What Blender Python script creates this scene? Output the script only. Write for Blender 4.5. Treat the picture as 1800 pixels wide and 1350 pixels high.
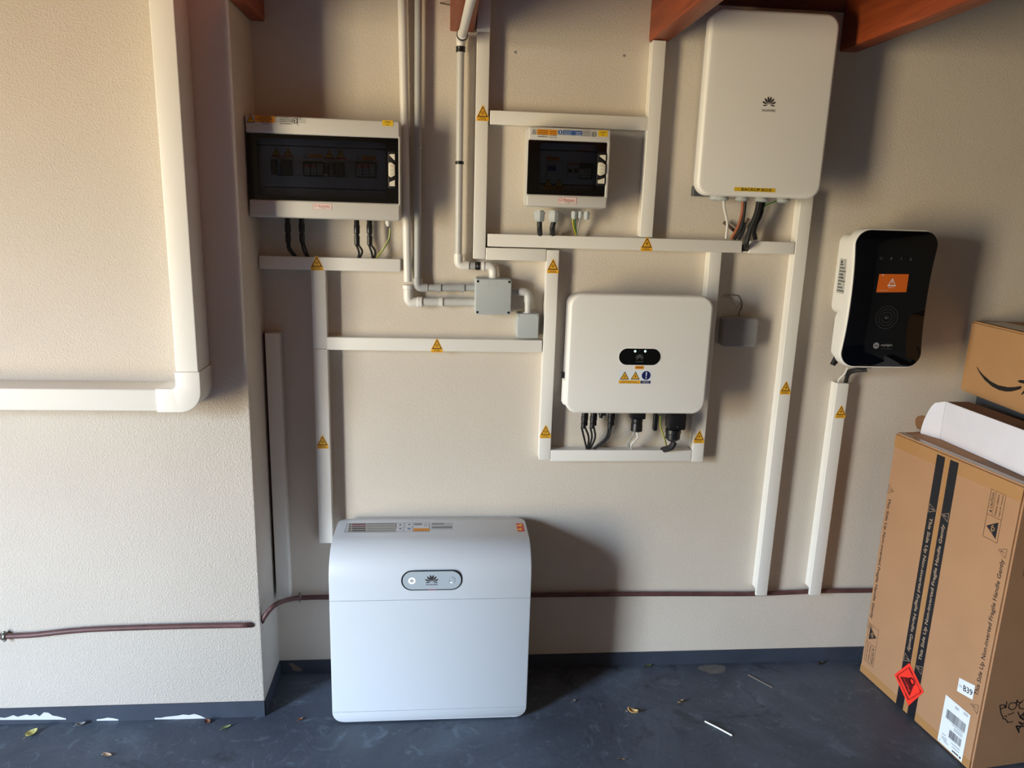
import bpy, bmesh, math, random
from mathutils import Vector, Matrix
random.seed(7)
for o in list(bpy.data.objects): bpy.data.objects.remove(o)
SC = bpy.context.scene
COL = SC.collection
V3 = Vector

# ------------------------------------------------------------------ camera
CF, CP, CY, CR = 1316.15, 0.22806710, 0.09460252, 0.03067302      # focal in px of an 1800 wide frame, pitch, yaw, roll
CAM = V3((0.0, -2.5, 1.685))
_F = V3((math.sin(CY)*math.cos(CP), math.cos(CY)*math.cos(CP), -math.sin(CP)))
_R = V3((math.cos(CY), -math.sin(CY), 0.0)); _U = _R.cross(_F)
CR_, CU_ = _R*math.cos(CR)+_U*math.sin(CR), -_R*math.sin(CR)+_U*math.cos(CR)
cd = bpy.data.cameras.new('camera'); cam = bpy.data.objects.new('camera', cd); COL.objects.link(cam)
cd.sensor_fit = 'HORIZONTAL'; cd.sensor_width = 36.0; cd.lens = CF/1800*36.0; cd.clip_start = 0.02; cd.clip_end = 200
M = Matrix((CR_, CU_, -_F)).transposed().to_4x4(); M.translation = CAM; cam.matrix_world = M
SC.camera = cam

# ------------------------------------------------------------------ light
SC.view_settings.view_transform = 'Standard'; SC.view_settings.look = 'None'
SC.view_settings.gamma = 1.0; SC.view_settings.use_curve_mapping = False
SC.view_settings.exposure = 0.0
W = bpy.data.worlds.new('daylight'); SC.world = W; W.use_nodes = True
nt = W.node_tree; nt.nodes.clear()
tc = nt.nodes.new('ShaderNodeTexCoord'); sx = nt.nodes.new('ShaderNodeSeparateXYZ'); rp = nt.nodes.new('ShaderNodeValToRGB')
bg = nt.nodes.new('ShaderNodeBackground'); wo = nt.nodes.new('ShaderNodeOutputWorld')
nt.links.new(tc.outputs['Generated'], sx.inputs[0]); nt.links.new(sx.outputs[2], rp.inputs[0])
nt.links.new(rp.outputs[0], bg.inputs[0]); nt.links.new(bg.outputs[0], wo.inputs[0])
cr = rp.color_ramp                                                  # sky above, sunlit pale yard below the horizon
cr.elements[0].position = 0.0; cr.elements[0].color = (0.55, 0.43, 0.26, 1)
cr.elements[1].position = 1.0; cr.elements[1].color = (0.9, 1.3, 1.9, 1)
for p, c in ((0.30, (0.76, 0.61, 0.37, 1)), (0.44, (1.10, 0.90, 0.56, 1)), (0.51, (1.10, 0.97, 0.72, 1)), (0.56, (1.15, 1.24, 1.25, 1)), (0.62, (1.42, 1.78, 2.25, 1)), (0.75, (1.5, 2.05, 2.8, 1))):
    e = cr.elements.new(p); e.color = c
hz = nt.nodes.new('ShaderNodeMath'); hz.operation = 'MULTIPLY_ADD'; hz.inputs[1].default_value = 0.5; hz.inputs[2].default_value = 0.5
nt.links.new(sx.outputs[2], hz.inputs[0]); nt.links.new(hz.outputs[0], rp.inputs[0])
bg.inputs[1].default_value = 37.0
# the only daylight comes through a doorway in the left side wall; a portal marks the opening for the sampler
DX, DY0, DY1, DZ = -3.0, -3.10, -2.15, 2.30
ld = bpy.data.lights.new('doorway_daylight', 'AREA'); ld.shape = 'RECTANGLE'; ld.size = DZ; ld.size_y = DY1-DY0; ld.cycles.is_portal = True
lo = bpy.data.objects.new('doorway_daylight', ld); COL.objects.link(lo)
lo.location = (DX-0.1, (DY0+DY1)/2, DZ/2); lo.rotation_euler = (0, -math.pi/2, 0)

# ------------------------------------------------------------------ pixel rays to points on real planes
def ray(px, py): return _F + CR_*((px-900)/CF) - CU_*((py-675)/CF)
def P(px, py, Y=0.0): d = ray(px, py); return CAM + d*((Y-CAM.y)/d.y)
def PZ(px, py, Z=0.0): d = ray(px, py); return CAM + d*((Z-CAM.z)/d.z)
def PP(px, py, p, n): d = ray(px, py); return CAM + d*((p-CAM).dot(n)/d.dot(n))

# ------------------------------------------------------------------ materials
def lin(c): return tuple((x/255/12.92 if x/255 <= 0.04045 else ((x/255+0.055)/1.055)**2.4) for x in c)+(1,)
MATS = {}
def mat(name, rgb, rough=0.5, metal=0.0, coat=0.0, emit=None, spec=0.5, bump=0, bscale=200, var=0.0, vscale=3.0):
    if name in MATS: return MATS[name]
    m = bpy.data.materials.new(name); m.use_nodes = True; b = m.node_tree.nodes['Principled BSDF']; n = m.node_tree
    b.inputs['Base Color'].default_value = lin(rgb); b.inputs['Roughness'].default_value = rough
    b.inputs['Metallic'].default_value = metal; b.inputs['Coat Weight'].default_value = coat
    b.inputs['Specular IOR Level'].default_value = spec
    if emit: b.inputs['Emission Color'].default_value = lin(rgb); b.inputs['Emission Strength'].default_value = emit
    if bump or var:
        g = n.nodes.new('ShaderNodeNewGeometry')
    if bump:
        t = n.nodes.new('ShaderNodeTexNoise'); t.inputs['Scale'].default_value = bscale; t.inputs['Detail'].default_value = 3
        bp = n.nodes.new('ShaderNodeBump'); bp.inputs['Strength'].default_value = bump; bp.inputs['Distance'].default_value = 0.002
        n.links.new(g.outputs['Position'], t.inputs['Vector']); n.links.new(t.outputs[0], bp.inputs['Height']); n.links.new(bp.outputs[0], b.inputs['Normal'])
    if var:
        t2 = n.nodes.new('ShaderNodeTexNoise'); t2.inputs['Scale'].default_value = vscale; t2.inputs['Detail'].default_value = 5
        mr = n.nodes.new('ShaderNodeMapRange'); mr.inputs[3].default_value = 1-var; mr.inputs[4].default_value = 1+var; mr.inputs[1].default_value = 0.3; mr.inputs[2].default_value = 0.7
        mx = n.nodes.new('ShaderNodeMix'); mx.data_type = 'RGBA'; mx.blend_type = 'MULTIPLY'; mx.inputs[0].default_value = 1
        mx.inputs[6].default_value = lin(rgb)
        n.links.new(g.outputs['Position'], t2.inputs['Vector']); n.links.new(t2.outputs[0], mr.inputs[0]); n.links.new(mr.outputs[0], mx.inputs[7]); n.links.new(mx.outputs[2], b.inputs['Base Color'])
    MATS[name] = m; return m

def plaster(name, rgb, grain, depth):
    m = mat(name, rgb, 0.92, spec=0.2, var=0.05, vscale=1.7); n = m.node_tree; b = n.nodes['Principled BSDF']
    g = n.nodes.new('ShaderNodeNewGeometry')
    t = n.nodes.new('ShaderNodeTexNoise'); t.inputs['Scale'].default_value = grain; t.inputs['Detail'].default_value = 4; t.inputs['Roughness'].default_value = 0.6
    v = n.nodes.new('ShaderNodeTexVoronoi'); v.inputs['Scale'].default_value = grain*1.1
    ad = n.nodes.new('ShaderNodeMath'); ad.operation = 'ADD'
    bp = n.nodes.new('ShaderNodeBump'); bp.inputs['Strength'].default_value = 0.55; bp.inputs['Distance'].default_value = depth
    n.links.new(g.outputs['Position'], t.inputs['Vector']); n.links.new(g.outputs['Position'], v.inputs['Vector'])
    n.links.new(t.outputs[0], ad.inputs[0]); n.links.new(v.outputs[0], ad.inputs[1]); n.links.new(ad.outputs[0], bp.inputs['Height']); n.links.new(bp.outputs[0], b.inputs['Normal'])
    return m
M_HID = plaster('dark unseen wall', (128, 122, 114), 120, .002)  # for the unseen walls, kept dark to hold down bounced fill light
M_WALL = plaster('cream plaster', (213, 203, 189), 230, 0.0011)
M_WALL2 = plaster('coarse cream plaster', (215, 206, 194), 190, 0.0016)

def floor_material():
    m = bpy.data.materials.new('dark blue floor paint'); m.use_nodes = True; n = m.node_tree; b = n.nodes['Principled BSDF']
    g = n.nodes.new('ShaderNodeNewGeometry')
    def noise(s, d=6, r=0.6, dist=0.0):
        t = n.nodes.new('ShaderNodeTexNoise'); t.inputs['Scale'].default_value = s; t.inputs['Detail'].default_value = d
        t.inputs['Roughness'].default_value = r; t.inputs['Distortion'].default_value = dist; n.links.new(g.outputs['Position'], t.inputs['Vector']); return t
    def ramp(src, stops):
        r = n.nodes.new('ShaderNodeValToRGB'); e = r.color_ramp.elements; e[0].position, e[0].color = stops[0]; e[1].position, e[1].color = stops[-1]
        for p, c in stops[1:-1]: k = e.new(p); k.color = c
        n.links.new(src.outputs[0], r.inputs[0]); return r
    def mix(f, a, c, mode='MIX'):
        x = n.nodes.new('ShaderNodeMix'); x.data_type = 'RGBA'; x.blend_type = mode
        if hasattr(f, 'outputs'): n.links.new(f.outputs[0], x.inputs[0])
        else: x.inputs[0].default_value = f
        for i, q in ((6, a), (7, c)):
            if hasattr(q, 'outputs'): n.links.new([o for o in q.outputs if o.type == 'RGBA'][0], x.inputs[i])
            else: x.inputs[i].default_value = q
        return x
    class O:                                                        # picks the colour output of a mix node
        def __init__(s, nd): s.outputs = [nd.outputs[2]]
    base = ramp(noise(2.2, 8, 0.65, 0.6), [(0.32, lin((60, 66, 77))), (0.5, lin((70, 77, 88))), (0.68, lin((86, 95, 108)))])
    scuff = ramp(noise(9, 10, 0.75, 2.2), [(0.55, (0, 0, 0, 1)), (0.75, (1, 1, 1, 1))])
    a = mix(scuff, base, lin((112, 124, 138)))
    spk = n.nodes.new('ShaderNodeTexVoronoi'); spk.inputs['Scale'].default_value = 70; n.links.new(g.outputs['Position'], spk.inputs['Vector'])
    sr = ramp(spk, [(0.05, (1, 1, 1, 1)), (0.11, (0, 0, 0, 1))]); gate = ramp(noise(5, 4), [(0.5, (0, 0, 0, 1)), (0.62, (0.6, 0.6, 0.6, 1))])
    mm = mix(1.0, sr, gate, 'MULTIPLY')
    a2 = mix(O(mm), O(a), lin((165, 176, 188)))
    dk = ramp(noise(3.1, 9, 0.7, 1.5), [(0.58, (0, 0, 0, 1)), (0.66, (0.7, 0.7, 0.7, 1))])
    a3 = mix(dk, O(a2), lin((42, 46, 54)))
    n.links.new(a3.outputs[2], b.inputs['Base Color'])
    rr_ = ramp(noise(6, 6), [(0.3, (0.42,)*3+(1,)), (0.7, (0.68,)*3+(1,))]); n.links.new(rr_.outputs[0], b.inputs['Roughness'])
    b.inputs['Specular IOR Level'].default_value = 0.4
    bp = n.nodes.new('ShaderNodeBump'); bp.inputs['Strength'].default_value = 0.35; bp.inputs['Distance'].default_value = 0.003
    n.links.new(noise(45, 6).outputs[0], bp.inputs['Height']); n.links.new(bp.outputs[0], b.inputs['Normal'])
    return m
M_FLOOR = floor_material()
M_SKIRT = mat('dark blue skirting paint', (58, 65, 78), 0.55, bump=0.3, bscale=60, var=0.12, vscale=9)

def wood(name, c1, c2, axis=1):
    m = bpy.data.materials.new(name); m.use_nodes = True; n = m.node_tree; b = n.nodes['Principled BSDF']; b.inputs['Roughness'].default_value = 0.5
    g = n.nodes.new('ShaderNodeNewGeometry'); mp = n.nodes.new('ShaderNodeMapping'); s = [22, 22, 22]; s[axis] = 1.6; mp.inputs['Scale'].default_value = s
    t = n.nodes.new('ShaderNodeTexNoise'); t.inputs['Scale'].default_value = 1.4; t.inputs['Detail'].default_value = 7; t.inputs['Distortion'].default_value = 1.1
    r = n.nodes.new('ShaderNodeValToRGB'); r.color_ramp.elements[0].position = 0.3; r.color_ramp.elements[0].color = lin(c1); r.color_ramp.elements[1].position = 0.7; r.color_ramp.elements[1].color = lin(c2)
    n.links.new(g.outputs['Position'], mp.inputs[0]); n.links.new(mp.outputs[0], t.inputs[0]); n.links.new(t.outputs[0], r.inputs[0]); n.links.new(r.outputs[0], b.inputs['Base Color'])
    MATS[name] = m; return m
M_RAFTER = wood('orange stained timber', (132, 58, 28), (176, 84, 44))
M_BOARD = wood('dark brown boards', (78, 42, 26), (104, 60, 38), 0)

M_PVC = mat('white pvc', (236, 233, 225), 0.38, bump=0.02, bscale=30)
M_COND = mat('grey white conduit', (205, 204, 200), 0.35)
M_CONDG = mat('light grey conduit', (176, 178, 178), 0.4)
M_JB = mat('grey junction plastic', (184, 190, 190), 0.5, bump=0.05, bscale=900)
M_JB2 = mat('worn grey plastic', (150, 148, 148), 0.6, var=0.06, vscale=30)
M_BLACK = mat('black plastic', (20, 20, 22), 0.4)
M_BLK2 = mat('black rubber', (28, 28, 30), 0.55)
M_SHELL = mat('warm grey enclosure', (208, 206, 200), 0.42)
M_SHELLW = mat('white enclosure', (240, 238, 232), 0.33, bump=0.03, bscale=700)
M_LAV = mat('pale grey metal body', (186, 184, 188), 0.4)
M_BATT = mat('white powder coat', (208, 213, 218), 0.36, bump=0.03, bscale=900)
M_BATTD = mat('battery body', (196, 200, 206), 0.5)
M_WHITE = mat('glossy white plastic', (236, 234, 228), 0.3)
M_GLASSBLK = mat('black glass', (3, 5, 12), 0.04, coat=0.0, spec=0.35)
M_DISP = mat('black display', (5, 5, 6), 0.12)
M_DGREY = mat('dark grey print', (52, 50, 50), 0.5)
M_DIMP = mat('dim print', (78, 80, 84), 0.5)
M_MIDP = mat('pale grey print', (140, 142, 145), 0.5)
M_LED = mat('led green white', (200, 255, 235), 0.4, emit=4.0)
M_LEDG = mat('led green dim', (20, 120, 80), 0.4, emit=0.3)
M_LEDW = mat('led white', (245, 250, 250), 0.4, emit=1.4)
M_YEL = mat('yellow sticker', (240, 178, 44), 0.5)
M_YEL2 = mat('label yellow', (222, 182, 34), 0.45)
M_ORG = mat('orange label', (226, 146, 30), 0.5)
M_ORG2 = mat('bright orange label', (218, 104, 26), 0.5)
M_BLUE = mat('blue label', (46, 88, 150), 0.5)
M_NAVY = mat('navy label', (18, 26, 92), 0.45)
M_PAPER = mat('white paper', (232, 236, 240), 0.6)
M_PAPG = mat('grey label', (184, 184, 178), 0.55)
M_PINK = mat('label pinkish white', (236, 222, 216), 0.5)
M_RED = mat('red print', (196, 40, 44), 0.5)
M_INK = mat('black ink', (18, 18, 20), 0.6)
M_CARD = mat('kraft cardboard', (176, 134, 99), 0.8, spec=0.2, bump=0.12, bscale=90, var=0.04, vscale=7)
M_CARD2 = mat('kraft cardboard light', (180, 138, 96), 0.8, spec=0.2, bump=0.12, bscale=90, var=0.04, vscale=7)
M_CARDI = mat('kraft inner', (134, 106, 90), 0.85, spec=0.2, var=0.06, vscale=12)
M_TAPE = mat('clear brown tape', (176, 130, 82), 0.22, spec=0.6)
M_TAPEC = mat('clear tape', (158, 140, 124), 0.2, spec=0.6)
M_STRIPE = mat('black printed stripe', (24, 25, 30), 0.5)
M_STRT = mat('stripe lettering', (176, 150, 124), 0.6)
M_HAZ = mat('fluorescent red label', (255, 58, 40), 0.5, var=0.0)
M_WCARD = mat('white carton', (226, 226, 236), 0.6, var=0.02, vscale=14)
M_COPPER = mat('brown copper pipe', (96, 64, 62), 0.5, metal=0.1, var=0.2, vscale=25, bump=0.2, bscale=50)
M_GALV = mat('galvanised steel', (150, 148, 140), 0.4, metal=0.7, var=0.2, vscale=60)
M_RUST = mat('rusty metal', (112, 92, 80), 0.6, metal=0.3)
M_CREAM = mat('cream latch', (226, 220, 200), 0.35)
M_GRCAB = mat('grey cable sheath', (160, 160, 158), 0.45)
M_WHCAB = mat('white cable sheath', (222, 220, 214), 0.4)
M_ORCAB = mat('brown orange cable sheath', (160, 92, 60), 0.45)
M_YGCAB = mat('yellow cable sheath', (186, 176, 50), 0.4)
M_GNCAB = mat('green cable sheath', (60, 110, 40), 0.4)
M_INNER = mat('grey device panel', (190, 196, 200), 0.6)
M_DEV = mat('light breaker plastic', (176, 176, 176), 0.5)
M_DEVD = mat('dark breaker plastic', (46, 48, 52), 0.5)
M_DEVB = mat('blue breaker plastic', (48, 78, 120), 0.5)
M_CHIP = mat('bare chipped plaster', (214, 216, 218), 0.85)
M_CHIPB = mat('chipped brown plaster', (120, 104, 98), 0.85)
M_PAVE = mat('yard paving', (196, 170, 136), 0.9, var=0.08, vscale=2)

def tinted(name, rgb, gloss):
    m = bpy.data.materials.new(name); m.use_nodes = True; n = m.node_tree; n.nodes.clear()
    o = n.nodes.new('ShaderNodeOutputMaterial'); t = n.nodes.new('ShaderNodeBsdfTransparent'); t.inputs[0].default_value = lin(rgb)
    gl = n.nodes.new('ShaderNodeBsdfGlossy'); gl.inputs['Roughness'].default_value = gloss; gl.inputs[0].default_value = (0.8, 0.8, 0.8, 1)
    fr = n.nodes.new('ShaderNodeFresnel'); fr.inputs[0].default_value = 1.45; mx = n.nodes.new('ShaderNodeMixShader')
    n.links.new(fr.outputs[0], mx.inputs[0]); n.links.new(t.outputs[0], mx.inputs[1]); n.links.new(gl.outputs[0], mx.inputs[2]); n.links.new(mx.outputs[0], o.inputs[0])
    return m
M_TINT = tinted('smoked window', (186, 196, 208), 0.06)
M_TINT2 = tinted('smoked door edge', (150, 158, 160), 0.1)
M_CLEAR = tinted('clear tape film', (226, 216, 205), 0.12)

# ------------------------------------------------------------------ mesh tools
class Fr:
    def __init__(s, o, u, v): s.o = V3(o); s.u = V3(u).normalized(); s.v = V3(v).normalized(); s.n = s.u.cross(s.v)
    def __call__(s, a, b, c=0.0): return s.o + s.u*a + s.v*b + s.n*c
def FY(Y): return Fr((0, Y, 0), (1, 0, 0), (0, 0, 1))               # faces the room; (u, v) = (x, z)
_TX = {}
def text_data(s):
    if s in _TX: return _TX[s]
    c = bpy.data.curves.new('t', 'FONT'); c.body = s; c.size = 1.0; c.offset = 0.014; c.resolution_u = 2
    o = bpy.data.objects.new('t', c); COL.objects.link(o); dg = bpy.context.evaluated_depsgraph_get()
    me = bpy.data.meshes.new_from_object(o.evaluated_get(dg)); vs = [(v.co.x, v.co.y) for v in me.vertices]; fs = [tuple(p.vertices) for p in me.polygons]
    bpy.data.objects.remove(o); bpy.data.curves.remove(c); bpy.data.meshes.remove(me)
    _TX[s] = (vs, fs); return _TX[s]
class MB:
    def __init__(s): s.v = []; s.f = []; s.m = []; s.mats = []
    def mi(s, m):
        if m not in s.mats: s.mats.append(m)
        return s.mats.index(m)
    def add(s, vs, fs, m):
        k = len(s.v); s.v += [V3(q) for q in vs]; i = s.mi(m)
        for f in fs: s.f.append(tuple(a+k for a in f)); s.m.append(i)
        return s
    def bm(s, bm, m, fr=None):
        vs = [(fr(*v.co) if fr else v.co.copy()) for v in bm.verts]; bm.verts.index_update()
        s.add(vs, [tuple(v.index for v in f.verts) for f in bm.faces], m); bm.free(); return s
    def box(s, a, b, m, bev=0.0, seg=2, fr=None):
        bm = bmesh.new(); bmesh.ops.create_cube(bm, size=1.0)
        for v in bm.verts:
            for i in range(3): v.co[i] = (a[i]+b[i])/2 + v.co[i]*abs(b[i]-a[i])
        if bev: bmesh.ops.bevel(bm, geom=bm.edges[:], offset=min(bev, 0.45*min(abs(b[i]-a[i]) for i in range(3))), segments=seg, affect='EDGES', profile=0.5)
        return s.bm(bm, m, fr)
    def plate(s, out, fr, w0, w1, m, bev=0.0, seg=3, back=True):    # outline (ccw) extruded along the frame normal, front edge rounded
        n = len(out); nor = []
        for i in range(n):
            a, b = V3((*out[i-1], 0)), V3((*out[(i+1) % n], 0)); d = (b-a).normalized(); nor.append((-d.y, d.x))
        rings = [(0, w0)]
        if bev:
            for k in range(seg+1):
                t = math.pi/2*k/seg; rings.append((bev*(1-math.cos(t)), w1-bev+bev*math.sin(t)))
        else: rings.append((0, w1))
        vs = [fr(out[i][0]+nor[i][0]*o, out[i][1]+nor[i][1]*o, w) for o, w in rings for i in range(n)]
        fs = [(r*n+i, r*n+(i+1) % n, (r+1)*n+(i+1) % n, (r+1)*n+i) for r in range(len(rings)-1) for i in range(n)]
        fs.append(tuple((len(rings)-1)*n+i for i in range(n)))
        if back: fs.append(tuple(reversed(range(n))))
        return s.add(vs, fs, m)
    def flat(s, out, fr, w, m): return s.add([fr(u, v, w) for u, v in out], [tuple(range(len(out)))], m)
    def rect(s, u0, v0, u1, v1, fr, w, m): return s.flat([(u0, v0), (u1, v0), (u1, v1), (u0, v1)], fr, w, m)
    def line(s, u0, v0, u1, v1, t, fr, w, m):
        d = math.hypot(u1-u0, v1-v0) or 1; a, b = -(v1-v0)/d*t/2, (u1-u0)/d*t/2
        return s.flat([(u0-a, v0-b), (u1-a, v1-b), (u1+a, v1+b), (u0+a, v0+b)], fr, w, m)
    def frame(s, u0, v0, u1, v1, t, fr, w, m):
        for a in ((u0, v0, u1, v0+t), (u0, v1-t, u1, v1), (u0, v0, u0+t, v1), (u1-t, v0, u1, v1)): s.rect(*a, fr, w, m)
        return s
    def ring(s, c, r0, r1, fr, w, m, n=28, a0=0, a1=2*math.pi):
        vs = []
        for i in range(n+1):
            a = a0+(a1-a0)*i/n
            vs += [fr(c[0]+r0*math.cos(a), c[1]+r0*math.sin(a), w), fr(c[0]+r1*math.cos(a), c[1]+r1*math.sin(a), w)]
        return s.add(vs, [(2*i, 2*i+1, 2*i+3, 2*i+2) for i in range(n)], m)
    def text(s, t, c, h, fr, w, m, width=None, rot=0.0):
        vs, fs = text_data(t); x0, x1 = min(a for a, b in vs), max(a for a, b in vs); y0, y1 = min(b for a, b in vs), max(b for a, b in vs)
        ky = h/(y1-y0); kx = width/(x1-x0) if width else ky; ca, sa = math.cos(rot), math.sin(rot); q = []
        for a, b in vs:
            a, b = (a-(x0+x1)/2)*kx, (b-(y0+y1)/2)*ky; q.append(fr(c[0]+a*ca-b*sa, c[1]+a*sa+b*ca, w))
        return s.add(q, fs, m)
    def tube(s, pts, r, m, n=12, smooth=True, caps=True):
        pts = [V3(p) for p in pts]
        if smooth and len(pts) > 2:
            q = [pts[0]*2-pts[1]]+pts+[pts[-1]*2-pts[-2]]; out = []
            for i in range(1, len(q)-2):
                for k in range(6):
                    t = k/6; out.append(0.5*((2*q[i])+(q[i+1]-q[i-1])*t+(2*q[i-1]-5*q[i]+4*q[i+1]-q[i+2])*t*t+(-q[i-1]+3*q[i]-3*q[i+1]+q[i+2])*t**3))
            pts = out+[pts[-1]]
        rs = r if isinstance(r, (list, tuple)) else [r]*len(pts)
        vs = []; up = None
        for i, p in enumerate(pts):
            d = (pts[min(i+1, len(pts)-1)]-pts[max(i-1, 0)]).normalized()
            if up is None: up = d.orthogonal().normalized()
            up = (up-d*up.dot(d)).normalized(); sd = d.cross(up)
            vs += [p+(up*math.cos(2*math.pi*k/n)+sd*math.sin(2*math.pi*k/n))*rs[min(i, len(rs)-1)] for k in range(n)]
        fs = [(i*n+k, i*n+(k+1) % n, (i+1)*n+(k+1) % n, (i+1)*n+k) for i in range(len(pts)-1) for k in range(n)]
        if caps: fs += [tuple(reversed(range(n))), tuple((len(pts)-1)*n+k for k in range(n))]
        return s.add(vs, fs, m)
    def lathe(s, p0, d, prof, m, n=20):                             # profile: (distance along d, radius)
        p0 = V3(p0); d = V3(d).normalized(); u = d.orthogonal().normalized(); w = d.cross(u)
        vs = [p0+d*t+(u*math.cos(2*math.pi*k/n)+w*math.sin(2*math.pi*k/n))*r for t, r in prof for k in range(n)]
        fs = [(i*n+k, i*n+(k+1) % n, (i+1)*n+(k+1) % n, (i+1)*n+k) for i in range(len(prof)-1) for k in range(n)]
        fs += [tuple(reversed(range(n))), tuple((len(prof)-1)*n+k for k in range(n))]
        return s.add(vs, fs, m)
    def build(s, name, parent=None, label=None, angle=35):
        if parent is None:
            xs = [v.x for v in s.v]; ys = [v.y for v in s.v]; o3 = V3(((min(xs)+max(xs))/2, (min(ys)+max(ys))/2, min(v.z for v in s.v)))
        else: o3 = wl(parent)
        me = bpy.data.meshes.new(name); me.from_pydata([v-o3 for v in s.v], [], s.f)
        for m in s.mats: me.materials.append(m)
        me.polygons.foreach_set('material_index', s.m)
        bm = bmesh.new(); bm.from_mesh(me); bmesh.ops.recalc_face_normals(bm, faces=bm.faces[:]) if False else None
        bm.to_mesh(me); bm.free()
        me.polygons.foreach_set('use_smooth', [True]*len(me.polygons)); me.set_sharp_from_angle(angle=math.radians(angle)); me.update()
        o = bpy.data.objects.new(name, me); COL.objects.link(o)
        if parent is None: o.location = o3
        else: o.parent = parent
        if label: o['label'] = label
        return o
def wl(o):
    p = V3(o.location)
    while o.parent: o = o.parent; p = p+V3(o.location)
    return p
def thing(name, label, cat, loc, group=None):
    o = bpy.data.objects.new(name, None); COL.objects.link(o); o.location = loc; o.empty_display_size = 0.05
    return tag(o, label, cat, group)
def tag(o, label, cat, group=None):
    o['label'] = label; o['category'] = cat
    if group: o['group'] = group
    return o
def struct(o): o['kind'] = 'structure'; return o
def rr(u0, v0, u1, v1, r, n=7):
    o = []
    for cx, cy, a in ((u1-r, v0+r, -90), (u1-r, v1-r, 0), (u0+r, v1-r, 90), (u0+r, v0+r, 180)):
        for k in range(n+1): t = math.radians(a+90*k/n); o.append((cx+r*math.cos(t), cy+r*math.sin(t)))
    return o
def tri(cx, cy, w, h): return [(cx-w/2, cy-h/2), (cx+w/2, cy-h/2), (cx, cy+h/2)]
def uv(px, py, Y): p = P(px, py, Y); return p.x, p.z
def rect_px(x0, y0, x1, y1, Y):                                     # pixel corners top-left, bottom-right
    a, b = P(x0, y0, Y), P(x1, y1, Y); return a.x, b.z, b.x, a.z
def flower(mb, c, r, fr, w, m):                                     # eight petal fan emblem
    for sg in (-1, 1):
        for ang, ln, wd in ((11, 1.0, .17), (36, .97, .17), (64, .92, .15), (93, .72, .11)):
            a = math.radians(90-sg*ang); bx, by = c[0]+math.cos(a)*r*0.16, c[1]-r*0.42+math.sin(a)*r*0.16; L = ln*r*1.25; q = []
            for k in range(13):
                t = k/12; hw = wd*r*1.05*(math.sin(math.pi*min(1, t**1.5)))**0.8*0.9; q.append((t*L, hw))
            q = q+[(t, -h) for t, h in reversed(q[1:-1])]
            mb.flat([(bx+math.cos(a)*t-math.sin(a)*h, by+math.sin(a)*t+math.cos(a)*h) for t, h in q], fr, w, m)
def bolt(mb, cx, cy, h, fr, w, m):
    q = [(-.1, -.5), (.28, .08), (.04, .05), (.16, .5), (-.25, -.05), (-.02, -.02)]
    mb.flat([(cx+a*h, cy+b*h) for a, b in q], fr, w, m)
def warn_tri(mb, cx, cy, w, h, fr, ww, my=None, glyph='bolt', mk=None):
    my = my or M_YEL; mk = mk or M_INK
    mb.flat(tri(cx, cy, w, h), fr, ww, mk); mb.flat(tri(cx, cy-h*0.03, w*0.76, h*0.76), fr, ww+.0002, my)
    if glyph == 'bolt': bolt(mb, cx, cy-h*0.1, h*0.5, fr, ww+.0004, mk)
    elif glyph == 'sun':
        mb.ring((cx, cy-h*0.12), h*0.07, h*0.12, fr, ww+.0004, mk, 12)
        for k in range(8):
            a = k*math.pi/4+.39; mb.line(cx+h*.15*math.cos(a), cy-h*.12+h*.15*math.sin(a), cx+h*.22*math.cos(a), cy-h*.12+h*.22*math.sin(a), h*.03, fr, ww+.0004, mk)
    elif glyph == '!': mb.text('!', (cx, cy-h*0.1), h*0.45, fr, ww+.0004, mk)

# ------------------------------------------------------------------ the room
PX, PY = -0.586, -0.233                                             # edge and face of the projecting wall on the left
WT, CZ = 2.332, 2.40
b = MB(); b.box((PX, 0, 0), (3.2, 0.2, CZ), M_WALL); struct(b.build('wall_back'))
b = MB(); b.box((-3.2, PY, 0), (PX, 0.2, CZ), M_WALL2, 0.006, 2); struct(b.build('wall_left'))
RB = -5.2
b = MB(); b.box((3.2, RB, 0), (3.4, 0.2, CZ), M_HID); struct(b.build('wall_right'))
b = MB(); b.box((DX-.2, RB-.2, 0), (3.4, RB, CZ), M_HID); struct(b.build('wall_front'))
b = MB(); b.box((DX-.2, RB, 0), (DX, DY0, CZ), M_HID); b.box((DX-.2, DY1, 0), (DX, PY, CZ), M_HID); b.box((DX-.2, DY0, DZ), (DX, DY1, CZ), M_HID); struct(b.build('wall_side'))
b = MB(); b.box((-3.2, RB-.2, -0.1), (3.4, 0.2, 0), M_FLOOR); struct(b.build('floor'))
b = MB()
for k in range(27):
    y1 = 0.2-k*0.21; b.box((-3.2, y1-0.205, CZ), (3.4, y1, CZ+0.03), M_BOARD, 0.003, 1)
b.box((-3.25, RB-.25, CZ+.03), (3.45, 0.25, CZ+.12), M_BOARD); struct(b.build('ceiling'))  # unseen slab added over the boards to block sky leaking through their gaps
b = MB(); b.box((0.699, -0.014, WT), (1.263, 0.0, CZ), M_BOARD); struct(b.build('trim_1'))
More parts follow.
